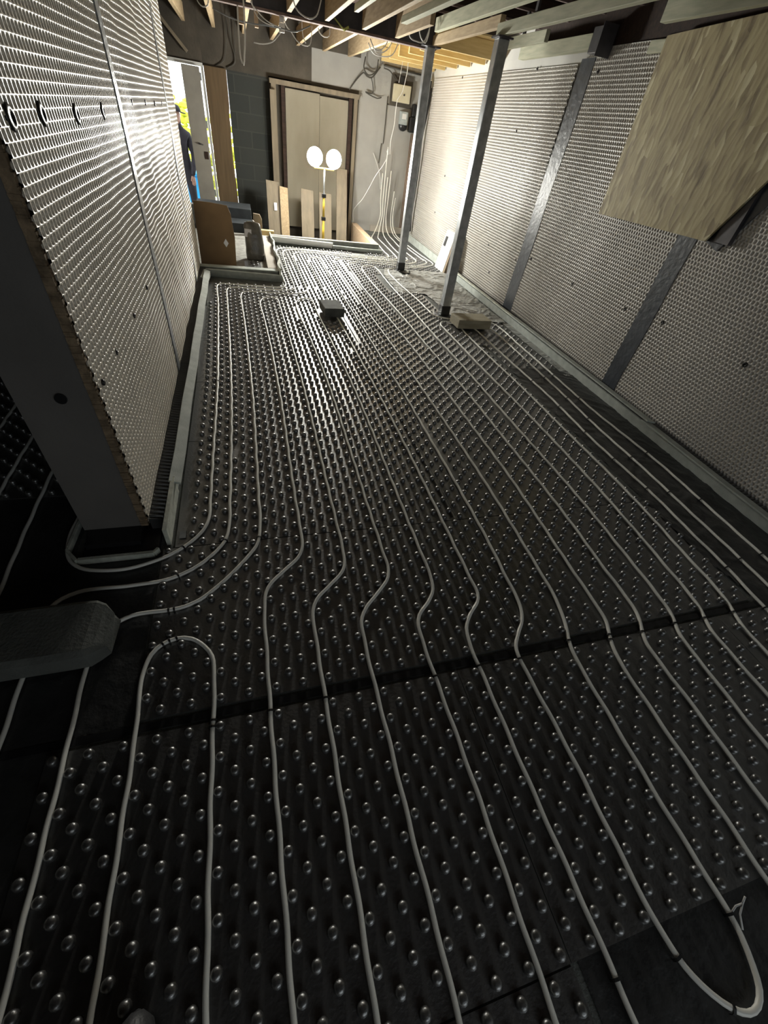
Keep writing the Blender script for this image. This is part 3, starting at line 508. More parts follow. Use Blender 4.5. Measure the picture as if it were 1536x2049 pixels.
wrinkled('black_floor_sheet', 'smooth black plastic sheet on the floor around the lintel and partition end', 'plastic sheet', [(-3.6,-1.2),(-.76,-1.2),(-.76,.65),(-.51,.66),(-.51,1.49),(-.55,1.5),(-.86,1.5),(-.95,1.9),(-.95,5.9),(-3.6,5.9)], 'sheet', -.001, .0012, (3, 5), .04)
wrinkled('black_floor_sheet', 'bare black sheet at the bottom right of the floor, around the hairpin', 'plastic sheet', [(.71,-1.3),(2.49,-1.3),(2.49,-.21),(.71,-.21)], 'sheet', -.001, .002, (3, 5), .04)
wrinkled('black_floor_sheet', 'flat black mat under the pipes in the far right corridor', 'plastic sheet', [(2.20,7.86),(3.08,7.86),(3.08,9.35),(2.25,9.35)], 'sheet', .002, .0015, (3, 5), .03)
tag(MB().box(-2.0, 2.5, .636, .662, -.001, .0012).build('joint_tape', 'black'), 'black tape along the wide joint crossing the near floor', 'tape')
tag(MB().box(1.008, 1.022, 1.5, 3.2, .003, .0052).build('joint_tape', 'black'), 'thin dark tape along the lengthwise joint between studded mats', 'tape')

# ------------------------------------------------------------------ perimeter boards
def tilt_board(name, label, a, b, wdt, thk, tilt, mat, cat='board', end=None):
    a, b = Vector(a), Vector(b); d = (b-a).normalized(); s = Vector((d.y, -d.x, 0)); s = (s*math.cos(tilt)+Vector((0,0,1))*math.sin(tilt)); n = s.cross(d).normalized()
    if n.z < 0: n = -n
    mb = MB(); N_ = max(2, int((b-a).length/.25)); rnd = [0.0025*math.sin(i*1.7+a.x) for i in range(N_+1)]
    for i in range(N_+1):
        p = a+(b-a)*i/N_+s*rnd[i]
        mb.v += [tuple(p-s*wdt/2), tuple(p+s*wdt/2), tuple(p+s*wdt/2+n*thk), tuple(p-s*wdt/2+n*thk)]
        if i:
            k = (i-1)*4; mb.f += [(k+j, k+(j+1) % 4, k+4+(j+1) % 4, k+4+j) for j in range(4)]
    mb.f += [(0, 1, 2, 3), tuple(len(mb.v)-4+j for j in (3, 2, 1, 0))]
    return tag(mb.build(name, mat, bevel=.0015), label, cat)
# left side: upright edging on the floor, a capping board lying tilted on it, ribbed strip behind
tag(MB().box(-.497, -.478, 1.50, 1.90, -.002, .105).build('upright_edging_board', 'foam_pale'), 'short pale edging board standing on edge by the partition end', 'board')
tag(MB().box(-.500, -.484, 1.90, 5.86, -.002, .085).build('upright_edging_board', 'foam'), 'long grey edging board standing along the foot of the left partition', 'board')
tilt_board('capping_board', 'pale grey-green board with scribbled marks lying along left partition foot, nearer one', (-.478, 1.86, .088), (-.478, 3.85, .088), .060, .012, -.38, 'foam')
tilt_board('capping_board', 'grey board lying along left partition foot, farther one near the kerb', (-.482, 3.84, .082), (-.482, 5.84, .082), .062, .012, -.38, 'foam')
def ribbed(name, label, x0, x1, y0, y1, z, mat, pitch=.03, side=1):
    mb = MB(); n = int((y1-y0)/pitch)*8
    for i in range(n+1):
        y = y0+(y1-y0)*i/n; h = .0085*math.cos(2*PI*i/8); k = len(mb.v)
        wv = .004*math.sin(y*3.1)
        mb.v += [(x0, y, z+h*.6+.012), ((x0+x1)/2, y, z+h+.006), (x1+wv, y, z+h), (x1+wv, y, -.003), (x0, y, -.003)]
        if i:
            mb.f += [(k-5+j, k-5+(j+1) % 5, k+(j+1) % 5, k+j) for j in range(5)]
    mb.f += [(0, 1, 2, 3, 4), tuple(len(mb.v)-5+j for j in (4, 3, 2, 1, 0))]
    return tag(mb.build(name, mat, smooth=False), label, 'membrane strip')
ribbed('ribbed_membrane_strip', 'black ribbed strip between left partition foot and its edging board', -.568, -.506, 1.60, 5.95, .074, 'rib')
ribbed('ribbed_membrane_strip', 'black ribbed strip along the foot of the right wall', 3.225, 3.15, -.4, 9.3, .055, 'rib')
# right side
tag(MB().box(3.085, 3.105, -.6, 6.85, -.002, .075).build('upright_edging_board', 'foam'), 'long grey edging board standing along the right wall foot', 'board')
tilt_board('capping_board', 'grey board lying on the right wall edging, nearest the camera', (3.100, -.6, .080), (3.090, 2.31, .080), .10, .012, -.22, 'foam')
tilt_board('capping_board', 'grey board on the right wall edging, middle one below the wall tapes', (3.115, 2.27, .092), (3.095, 4.70, .092), .10, .012, -.22, 'foam')
tilt_board('capping_board', 'bright narrow board on the right wall edging behind the polythene', (3.10, 4.68, .086), (3.105, 6.84, .086), .065, .014, -.22, 'foam_pale')
tag(MB().box(3.105, 3.13, 7.32, 9.35, -.002, .11).build('upright_edging_board', 'foam'), 'grey edging board in the far right corridor along the wall', 'board')
# foil at foot of wall
wrinkled('foil_strip', 'pale wrinkled foil strip beside the small studded mat by right wall', 'plastic sheet', [(2.99,3.3),(3.085,3.3),(3.085,4.72),(2.99,4.72)], 'poly', .003, .003, (8, 12), .02)
# frame strip around the partition plinth
st = MB(); st.box(-.85, -.54, 1.428, 1.446, 0, .032)
m1 = MB().bar((-.853, 1.432, .016), (-.905, 1.50, .016), .014, .032).bar((-.905, 1.50, .016), (-.895, 1.75, .016), .014, .032).bar((-.542, 1.437, .016), (-.525, 1.462, .016), .014, .032)
st.v += [v for v in m1.v]; st.f += [tuple(i+8 for i in f) for f in m1.f]
tag(st.build('plinth_edging_strip', 'foam_pale', bevel=.002), 'pale edging strip bent round the plinth at the partition end', 'edging strip')
tag(MB().box(-.84, -.525, 1.45, 1.60, -.003, .022).build('plinth_sheet', 'black'), 'black folded sheet filling the gap under the partition end', 'plastic sheet')
tag(MB().box(-.445, -.415, 1.53, 1.58, .0055, .008).build('tape_scrap', 'tape_grey'), 'small grey scrap of tape on the mat beside the short edging board', 'tape')

# ------------------------------------------------------------------ lintel block bottom left
mb = MB()
prof = [(-.11, 0), (.125, 0), (.135, .02), (.125, .092), (.105, .105), (-.095, .100), (-.115, .085)]
def sect(x, sc, dy=0, jit=0):
    return [(x+jit*math.sin(i*2.1), 1.01+a*sc+dy, max(.0, b*(.25+.75*sc) if b > .05 else b)) for i, (a, b) in enumerate(prof)]
xs = [(-2.1, 1, 0, 0), (-1.6, 1, 0, .003), (-1.2, 1, 0, .003), (-.9, 1, 0, .003), (-.74, 1, 0, .004), (-.685, .98, 0, .006), (-.655, .84, .004, .008), (-.628, .60, .0, .010)]
for t in xs:
    k = len(mb.v); mb.v += sect(*t); n = len(prof)
    if k: mb.f += [(k-n+i, k-n+(i+1) % n, k+(i+1) % n, k+i) for i in range(n)]
mb.f += [tuple(range(n)), tuple(len(mb.v)-1-i for i in range(n))]
mb.v = [(a, b, c+.0235) for a, b, c in mb.v]
tag(mb.build('concrete_lintel', simple('lintel_grey', (0.115, 0.12, 0.11), .92, var=.15, scale=14, bump=.35, bscale=90)), 'long dark grey concrete lintel with chipped tip lying at the left edge', 'lintel')
# ------------------------------------------------------------------ blocks on the mats
o = MB().box(.735, .955, 4.63, 4.93, .0235, .112).build('concrete_block', 'concrete_dark', bevel=.008); o.rotation_euler.z = .07
tag(o, 'grey concrete block standing on the studs in the bright patch', 'block')
o = MB().box(2.245, 2.665, 4.44, 4.68, .023, .118).build('timber_block', simple('rough_sawn_block', (.30, .27, .19), .8, col2=(.42, .38, .28), scale=5, stretch=(1, 9, 9), bump=.2), bevel=.004); o.rotation_euler.z = .03
tag(o, 'brown timber block lying beside the foot of the nearer steel post', 'block')

# ------------------------------------------------------------------ steel posts
def post(label, cx, cy, top, tw):
    root = empty('steel_post', label, 'post', (cx, cy, 0))
    h = .05; mb = MB(); mb.box(cx-h, cx+h, cy-h, cy+h, .10, top)
    part(mb, 'shaft', 'steel', root, bevel=.006)
    part(MB().box(cx-h-.006, cx+h+.006, cy-h-.006, cy+h+.006, .0, .125), 'foot_wrap', 'black', root, bevel=.01)
    part(MB().box(cx-.09, cx+.09, cy-.09, cy+.09, -.003, .012), 'base_plate', 'steel_dark', root)
    part(MB().box(cx-tw, cx+tw, cy-.075, cy+.075, top, top+.012), 'top_plate', 'steel_dark', root)
    for sx in (-1, 1): part(MB().lathe([(.011, 0), (.011, .02)], (cx+sx*.07, cy-.05, .012), 6), 'bolt', 'steel', root)
    return root
post('galvanised steel post farther from camera, under the cross beam end', 2.262, 6.86, 2.33, .11)
post('galvanised steel post nearer the camera, beside the timber block', 2.262, 4.93, 2.265, .07)
tag(MB().tube(catmull([(2.20,6.72,.03),(2.28,6.66,.012),(2.36,6.68,.02),(2.38,6.76,.03)], .01), .012, 6).build('sheet_fold', 'black', smooth=True), 'black folded scrap at the foot of the farther post', 'scrap')

# ------------------------------------------------------------------ OSB board on the right wall
xo = 3.20
bo = MB().prism([(4.03, 2.36), (3.12, 2.40), (2.25, 2.42), (2.36, 2.05), (2.775, 1.290), (4.012, 1.262)], 0, .018, lambda a, b, c: (xo-c+.0, a, b)).build('strand_board_panel', 'osb', bevel=.001)
tag(bo, 'large tilted strand board panel fixed high on the right wall', 'board')
tag(MB().box(xo+.002, XR-.002, 2.6, 2.72, 1.3, 2.3).build('batten_behind_board', 'steel_dark'), 'dark batten behind the right edge of the strand board', 'batten')
tag(MB().prism([(2.80, 1.285), (2.675, 1.25), (2.02, 2.42), (2.24, 2.42)], 0, .006, lambda a, b, c: (XR-.008-c, a, b)).build('slanting_dark_band', 'tape'), 'dark band slanting down beside the right edge of the strand board', 'tape')  # thin dark band parallel to the slanted board edge

# ------------------------------------------------------------------ ceiling timbers
def timber(name, label, x0, x1, y0, y1, z0, z1, mat, cat='joist', group=None):
    return tag(MB().box(x0, x1, y0, y1, z0, z1).build(name, mat, bevel=.003), label, cat, group)
cb = empty('cross_beam', 'long beam crossing the ceiling from left partition to the farther post', 'beam', (.75, 6.95, 2.315))
part(MB().box(-.60, 2.35, 6.90, 7.0, 2.315, 2.335), 'bottom_flange', 'dusty', cb)
part(MB().box(-.60, 2.35, 6.945, 6.955, 2.335, 2.50), 'web', 'steel_dark', cb)
part(MB().box(-.60, 2.35, 6.90, 7.0, 2.50, 2.52), 'top_flange', 'steel_dark', cb)
for i, xj in enumerate((-.62+.0, -.20, .23, .645, 1.05, 1.465, 1.88)):
    nm = ['farthest left', 'second from left', 'third from left', 'fourth from left', 'fifth from left', 'sixth from left', 'rightmost'][i]
    if i > 0 and i != 6: timber('floor_joist', f'tan ceiling joist camera side of the cross beam, {nm}', xj-.024, xj+.024, 1.2 if i > 2 else 6.2, 6.88, 2.345, 2.53, 'timber')
    timber('floor_joist', f'tan ceiling joist beyond the cross beam, {nm}', xj-.024, xj+.024, 7.02, YB, 2.345, 2.53, 'timber')
timber('deep_joist', 'deep plywood faced joist ending above the farther post', 1.83, 1.875, 5.65, 6.88, 2.34, 2.60, 'timber')
timber('pale_batten', 'pale batten above centre, left of the deep plywood joist', 1.54, 1.60, 3.4, 5.62, 2.30, 2.345, 'timber_pale', 'batten')
timber('pale_batten', 'short pale batten at the top picture edge above centre', 1.10, 1.14, 4.4, 5.62, 2.30, 2.345, 'timber_pale', 'batten')
timber('pale_beam_timber', 'long pale timber reaching from above the farther post toward the camera', 2.20, 2.25, 2.8, 6.60, 2.42, 2.525, 'timber_pale')
timber('bearing_joist', 'tan joist between the tops of the two steel posts', 2.262, 2.31, 5.05, 6.80, 2.34, 2.418, 'timber')
timber('pale_beam_timber', 'pale timber resting on the nearer steel post', 2.225, 2.27, 1.0, 5.00, 2.28, 2.355, 'timber_pale')
timber('pale_batten', 'wide pale batten at top right above the strand board', 2.82, 2.87, 1.2, 3.70, 2.34, 2.46, 'timber_pale', 'batten')
timber('pale_batten', 'short pale batten right of the nearer post top', 2.78, 2.82, 5.15, 6.0, 2.34, 2.42, 'timber_pale', 'batten')
timber('pale_batten', 'small offcut batten over the one by the nearer post top', 2.56, 2.60, 4.8, 5.1, 2.38, 2.47, 'timber_pale', 'batten')
timber('wall_plate', 'pale wall plate timber on top of the right wall membrane', 3.12, 3.19, 4.93, 6.27, 2.33, 2.43, 'timber_pale', 'timber')
timber('wall_plate', 'grey wall plate piece behind the strand board top', 3.20, 3.235, 3.9, 4.22, 2.28, 2.35, 'timber_pale', 'timber')
tag(MB().box(3.10, 3.23, 4.76, 4.90, 2.30, 2.46).box(3.09, 3.24, 4.755, 4.765, 2.28, 2.48).build('joist_hanger', 'steel_dark', bevel=.003), 'dark metal joist hanger on right wall top beside the wall plate', 'bracket')
# cross noggins / old boards above the joists
for i, yn in enumerate((2.6, 3.1, 3.55, 4.02, 4.54, 5.04, 5.62, 6.18, 6.60)):
    ro = empty('old_cross_joist', f'old dark joist with dusty edge crossing above the right side, {ORD[i]} to camera', 'joist', (2.2, yn, 2.56), 'old dark cross joists')
    part(MB().box(1.6, 3.25, yn-.022, yn+.022, 2.585, 2.745), 'joist_body', 'timber_dark', ro)
    part(MB().box(1.6, 3.25, yn-.016, yn+.016, 2.565, 2.584), 'dusty_edge', 'dusty', ro)
for i, yn in enumerate((6.95, 7.45, 7.95, 8.45, 8.95, 9.45)):
    timber('yellow_noggin', f'fresh yellow timber crossing the far right ceiling corner, {ORD[i]} to camera', 2.33, 3.24, yn-.024, yn+.024, 2.35, 2.50, 'timber_yellow', 'joist', 'yellow corner joists')
tag(MB().box(2.33, 3.25, 6.75, 9.84, 2.505, 2.52).build('yellow_deck_sheet', 'timber_yellow'), 'yellow sheet deck above the far right ceiling corner', 'board')
tag(MB().box(.30, .34, 7.25, 7.32, 2.22, 2.34).box(.12, .20, 7.25, 7.32, 2.22, 2.34).build('noggin_blocks', 'timber_x'), 'pair of tan timber offcuts hanging above the white strap', 'timber')
tag(MB().bar((-.95, 9.82, 2.36), (-.62, 9.82, 2.04), .04, .05, (0,1,0)).build('diagonal_brace', 'plank_up'), 'grey diagonal brace above the doorway head', 'brace')
tag(MB().box(2.79, 2.81, 5.60, 5.64, 2.42, 2.566).build('hanger_strap', 'steel_dark'), 'dark strap holding the short batten right of the nearer post', 'strap')
tag(MB().box(2.57, 2.59, 5.02, 5.06, 2.47, 2.566).build('hanger_strap', 'steel_dark'), 'dark strap holding the small offcut by the nearer post', 'strap')
# ragged insulation scrap on the beam
tag(MB().bar((1.14, 6.90, 2.38), (1.24, 6.87, 2.31), .05, .012).bar((1.24, 6.87, 2.31), (1.29, 6.88, 2.34), .03, .02).build('paper_scrap', simple('lime_scrap', (.40, .42, .12), .8)), 'yellowish green scrap caught on the cross beam', 'scrap')

# ------------------------------------------------------------------ back corner: framing, boards, platform, pit
fr = empty('stud_wall_framing', 'timber stud frame around the plywood sheet on the back wall', 'frame', (1.3, 9.8, -.25))
part(MB().box(.58, 2.08, 9.76, 9.84, 1.87, 1.93), 'header', 'plank_up', fr)
part(MB().box(.60, .68, 9.76, 9.84, -.25, 1.87), 'stud', 'plank_up', fr)
part(MB().box(.76, .82, 9.76, 9.84, -.25, 1.87), 'stud', 'timber_dark', fr)
part(MB().box(1.90, 1.96, 9.76, 9.84, -.25, 1.87), 'stud', 'timber_dark', fr)
part(MB().box(1.99, 2.05, 9.76, 9.84, -.25, 1.87), 'stud', 'plank_up', fr)
tag(MB().box(.83, 1.40, 9.80, 9.82, -.05, 1.85).build('plywood_sheet', 'ply'), 'left plywood sheet on the back wall behind the lamps', 'board')
tag(MB().box(1.405, 1.895, 9.80, 9.82, -.05, 1.83).build('plywood_sheet', 'ply'), 'right plywood sheet on the back wall behind the lamps', 'board')
tag(MB().box(.575, .665, 9.70, 9.75, .3, 1.80).build('upright_batten', 'plank_up'), 'tall batten left of the plywood sheets', 'batten')
def lean(label, x0, x1, ztop, mat='plank_up', y=9.32, t=.03):
    mb = MB(); mb.prism([(x0, -.25), (x1, -.25), (x1-.005, ztop-.015), (x0, ztop)], 0, t, lambda a, b, c: (a, y-c+.28*(b+.25)/1.0*.9, b))
    return tag(mb.build('leaning_plank', mat, bevel=.003), label, 'plank')
lean('leftmost leaning plank with white label in the pit', .42, .64, .66, y=9.20)
lean('reddish leaning plank touching the leftmost one', .645, .79, .60, 'timber', y=9.16)
lean('middle leaning plank in the pit, left of the lamp stand', 1.02, 1.25, .60, y=9.2)
lean('leaning plank directly behind the yellow lamp stand', 1.35, 1.58, .58, y=9.2)
lean('rightmost leaning plank in the pit, the tallest one', 1.68, 1.88, .95, y=9.25)
tag(MB().prism([(.535,.25),(.585,.25),(.585,.36),(.535,.36)], 0, .003, lambda a, b, c: (a, 9.155-c+.252*(b+.25), b)).build('paper_label', 'paper'), 'white paper label stuck on the leftmost leaning plank', 'label')

# platform with timber kerb between left partition and mats
kf = empty('platform_kerb', 'timber kerb framing the raised platform by the doorway', 'kerb', (-.1, 6.0, 0))
part(MB().box(-.57, .36, 6.00, 6.13, .0, .085), 'front_rail', 'concrete_dark', kf, bevel=.004)
part(MB().box(.235, .36, 6.13, 8.0, .0, .09), 'side_rail', 'plaster_tan', kf, bevel=.004)
part(MB().box(-.57, .36, 6.00, 6.10, .0855, .094), 'front_cap', 'foam', kf)
tilt_board('capping_board', 'wide grey board leaning along the front of the platform kerb', (-.50, 5.93, .035), (.40, 5.86, .035), .13, .014, .95, 'foam')
tilt_board('capping_board', 'short grey board at the kerb corner by the left partition', (-.505, 5.55, .06), (-.49, 5.88, .06), .09, .014, -.5, 'foam')
mb = MB(); n = 60
for i in range(n+1):
    y = 5.93+(7.98-5.93)*i/n; x = .385+.012*math.sin(y*7)+.008*math.sin(y*17); k = len(mb.v)
    mb.v += [(x-.012, y, 0), (x+.012, y, 0), (x+.004+.006*math.sin(y*11), y, .14+.01*math.sin(y*9)), (x-.010, y, .145+.01*math.sin(y*9))]
    if i: mb.f += [(k-4+j, k-4+(j+1) % 4, k+(j+1) % 4, k+j) for j in range(4)]
mb.f += [(0, 1, 2, 3), tuple(len(mb.v)-4+j for j in (3, 2, 1, 0))]
tag(mb.build('wavy_edging_strip', 'foam_pale', smooth=True), 'wavy pale edging strip along the side of the platform kerb', 'edging strip')
tag(MB().box(-1.25, .235, 6.13, 8.4, -.004, .03).build('platform_slab', 'concrete'), 'dusty concrete platform slab inside the timber kerb', 'slab')
mat_panel('tiny studded mat offcut on the platform behind the kerb', -.05, .16, 6.36, 6.62, lambda y: 0).location.z = .032
# pit kerbs
kp = empty('pit_kerb', 'raised kerb around the pit below the work lights', 'kerb', (1.2, 8.0, 0))
part(MB().box(.36, 2.17, 7.90, 8.0, -.25, .12), 'front_rail', 'concrete_dark', kp, bevel=.004)
part(MB().box(2.06, 2.17, 8.0, 9.74, -.25, .12), 'side_rail', 'timber_x', kp, bevel=.004)
part(MB().box(.36, 2.17, 7.895, 7.93, .121, .128), 'front_cap', 'plaster_tan', kp)
tilt_board('capping_board', 'bright white board along the pit kerb behind the mats', (.38, 7.86, .075), (1.36, 7.84, .06), .11, .016, .9, 'white')
tilt_board('capping_board', 'dull grey board along the right half of the pit kerb', (1.37, 7.86, .035), (2.22, 7.83, .035), .07, .014, .9, 'foam')
tag(MB().box(2.18, 2.195, 7.95, 9.4, -.002, .07).build('upright_edging_board', 'foam'), 'thin edging board down the side of the pit kerb corridor', 'board')

# cardboard sheet leaning against the partition end
cbd = empty('cardboard_sheet', 'large brown cardboard sheet standing on the platform against partition', 'cardboard', (-.36, 6.28, .03))
mb = MB(); mb.prism([(-.575, .032), (-.155, .032), (-.150, .35), (-.160, .60), (-.185, .675), (-.36, .688), (-.56, .69)], 0, .012, lambda a, b, c: (a+.015*math.sin(b*5), 6.30-c+.06*b, b))
part(mb, 'board_face', 'card', cbd)
mb = MB().prism([(-.262, .245), (-.232, .29), (-.262, .335), (-.292, .29)], 0, .001, lambda a, b, c: (a+.015*math.sin(b*5), 6.287-c+.06*b, b)); part(mb, 'diamond_label', 'paper', cbd)
# plastic bag bundle with paper label
bg_ = empty('plastic_bag_bundle', 'cloudy plastic bag bundle with white paper label behind the kerb', 'bag', (.07, 6.6, .03))
mb = MB(); n = 18
for i, (z, sx, sy) in enumerate([(.03,.105,.06),(.05,.12,.08),(.12,.122,.085),(.22,.12,.08),(.32,.118,.07),(.41,.112,.055),(.45,.095,.035),(.462,.05,.02)]):
    for j in range(n):
        a = 2*PI*j/n; r = (abs(math.cos(a))**4+abs(math.sin(a))**4)**-.25*(.97+.04*math.sin(a*5+z*20)+.03*math.sin(a*9-z*31)); mb.v.append(((.095+.012*math.sin(z*9)+sx*r*math.cos(a)), 6.74+sy*r*math.sin(a)+.1*z, z))
    if i: k = i*n; mb.f += [(k-n+j, k-n+(j+1) % n, k+(j+1) % n, k+j) for j in range(n)]
mb.f += [tuple(range(n)), tuple(len(mb.v)-1-j for j in range(n))]
part(mb, 'bag_body', 'brown_bag', bg_, smooth=True)
part(MB().prism([(-.03, .30), (.055, .295), (.06, .385), (-.028, .39)], 0, .002, lambda a, b, c: (a+.015, 6.672-c+.12*b, b)), 'paper_label', 'paper', bg_)
# steps and offcuts near the doorway
tag(MB().box(-.75, .12, 8.35, 8.75, .03, .16).build('concrete_step', 'step', bevel=.006), 'lower dark concrete step inside the doorway', 'step')
tag(MB().box(-.75, .12, 8.75, 9.3, -.02, .30).build('concrete_step', 'step', bevel=.006), 'upper dark concrete step inside the doorway', 'step')
tag(MB().prism([(.13, .03), (.27, .03), (.27, .26), (.24, .32), (.14, .33)], 0, .05, lambda a, b, c: (a, 8.30-c, b)).build('upright_offcut', 'plank_up', bevel=.004), 'upright pale topped timber offcut beside the concrete steps', 'timber')
tag(MB().box(.20, .44, 8.04, 8.14, .06, .15).build('timber_offcut', 'timber_yellow', bevel=.004), 'pale timber offcut lying at the far kerb corner', 'timber')
tag(MB().tube(catmull([(.12,8.1,.26),(.17,8.05,.22),(.18,8.0,.16),(.22,7.95,.12)], .02), .008, 6).build('plastic_strap', 'cable', smooth=True), 'pale curled strap by the timber offcuts', 'strap')

# doorway: door leaf, brown ply panel, daylight slits
dr = empty('exterior_door', 'grey white door leaf standing open in the back doorway', 'door', (-.58, 9.78, .02))
part(MB().box(-.735, -.475, 9.76, 9.80, .16, 1.90), 'door_panel', 'door', dr, bevel=.003)
part(MB().box(-.56, -.50, 9.752, 9.76, .80, .90), 'letter_plate', 'timber_dark', dr)
part(MB().tube([(-.63, 9.755, 1.0), (-.63, 9.73, 1.0), (-.56, 9.73, .985)], .008, 8), 'door_handle', 'steel_dark', dr, smooth=True)
for z in (1.75, 1.2, .3): part(MB().box(-.476, -.455, 9.765, 9.79, z, z+.09), 'hinge', 'steel', dr)
tag(MB().prism([(-.408, -.02), (-.080, -.02), (-.084, .5), (-.100, .80), (-.102, 1.05), (-.088, 1.25), (-.092, 1.40), (-.078, 1.50), (-.076, 1.93), (-.410, 1.93)], 0, .02, lambda a, b, c: (a, 9.83-c, b)).build('brown_ply_panel', 'ply_dark'), 'dark brown plywood panel between door frame and blockwork', 'board')
tag(MB().box(-1.25, -.40, 9.7, 9.86, -.3, .15).build('door_threshold', 'concrete_dark'), 'dark threshold block under the open doorway', 'threshold')

# ------------------------------------------------------------------ electrics and pipes in the far corner
bd = empty('fuse_box', 'cream fuse box on dark backboard in the far right corner', 'fuse box', (2.82, 9.8, 1.9))
part(MB().box(2.63, 3.02, 9.825, 9.848, 1.88, 2.26), 'backboard', 'soot', bd)
part(MB().box(2.665, 2.975, 9.75, 9.825, 1.93, 2.15), 'case', 'cream', bd, bevel=.008)
part(MB().lathe([(.014, 0), (.014, -.008)], (2.86, 9.75, 2.03), 12, 'y'), 'switch', 'steel_dark', bd)
part(MB().box(2.76, 2.84, 9.80, 9.825, 2.16, 2.25), 'cable_entry', 'black', bd)
em = empty('electricity_meter', 'grey electricity meter with black rounded base below fuse box', 'meter', (2.9, 9.8, 1.6))
part(MB().box(2.835, 2.975, 9.74, 9.848, 1.655, 1.83), 'meter_window', 'grey_meter', em, bevel=.01)
part(MB().lathe([(.075, 0), (.075, .06), (.06, .075)], (2.91, 9.76, 1.645), 20, 'y'), 'meter_base', 'black', em, smooth=True)
part(MB().box(2.865, 2.94, 9.735, 9.742, 1.73, 1.80), 'dial', 'white', em)
tag(MB().box(3.02, 3.15, 9.75, 9.848, 1.57, 1.78).box(3.05, 3.13, 9.76, 9.848, 1.78, 1.95).build('service_cutout', 'black', bevel=.02), 'black service fuse block right of the electricity meter', 'fuse block')
tag(MB().box(2.60, 3.10, 9.835, 9.849, 1.875, 1.895).build('backboard_shelf', 'soot'), 'dark ledge strip under the fuse box', 'trim')
tag(MB().box(2.47, 3.24, 9.80, 9.849, 2.33, 2.40).build('corner_batten', 'plank_up'), 'brown batten along top of the painted corner wall', 'batten')
tag(MB().tube([(2.47, 9.79, 2.33), (3.15, 9.79, 2.31)], .012, 8).build('black_conduit', 'cable_dark', smooth=True), 'black conduit below the corner batten', 'conduit')
bx = empty('junction_box', 'white junction box with black hose in the ceiling corner', 'junction box', (3.15, 9.3, 2.2))
part(MB().box(3.10, 3.225, 9.42, 9.50, 2.14, 2.25), 'box', 'white', bx, bevel=.006)
part(MB().box(3.17, 3.215, 9.405, 9.42, 2.15, 2.24), 'black_entry', 'black', bx)
mb = MB(); mb.tube(catmull([(3.20,9.40,2.22),(3.205,9.40,2.05),(3.19,9.42,1.80),(3.17,9.44,1.55),(3.175,9.42,1.2),(3.18,9.43,.8),(3.175,9.44,.4),(3.19,9.42,.12)], .05), [.038]*200, 10) if False else None
pts = catmull([(3.20,9.40,2.16),(3.205,9.41,2.05),(3.19,9.42,1.80),(3.17,9.44,1.55),(3.175,9.42,1.2),(3.18,9.43,.8),(3.175,9.44,.4),(3.19,9.42,.12)], .05)
tag(MB().tube(pts, .033, 10).build('black_hose', 'black', smooth=True), 'thick black hose hanging down the far right corner', 'hose')
for x in (3.13, 3.10): tag(MB().tube([(x, 9.82, 1.56), (x, 9.82, .02)], .008, 8).build('copper_pipe', 'copper', smooth=True), ('right' if x > 3.11 else 'left') + ' one of two thin copper coloured pipes below the meter', 'pipe', 'pipes below the meter')
tag(MB().tube([(2.59, 9.83, 1.98), (2.585, 9.83, 1.36), (2.55, 9.83, 1.36), (2.53, 9.83, 1.08)], .006, 6).build('dark_conduit', 'cable_dark', smooth=True), 'thin dark conduit stepping down the painted corner wall', 'conduit')
tag(MB().box(2.47, 3.2, 9.80, 9.849, -.002, .10).build('corner_skirting', 'plaster_tan'), 'low cream skirting ledge behind the rising pipes', 'ledge')
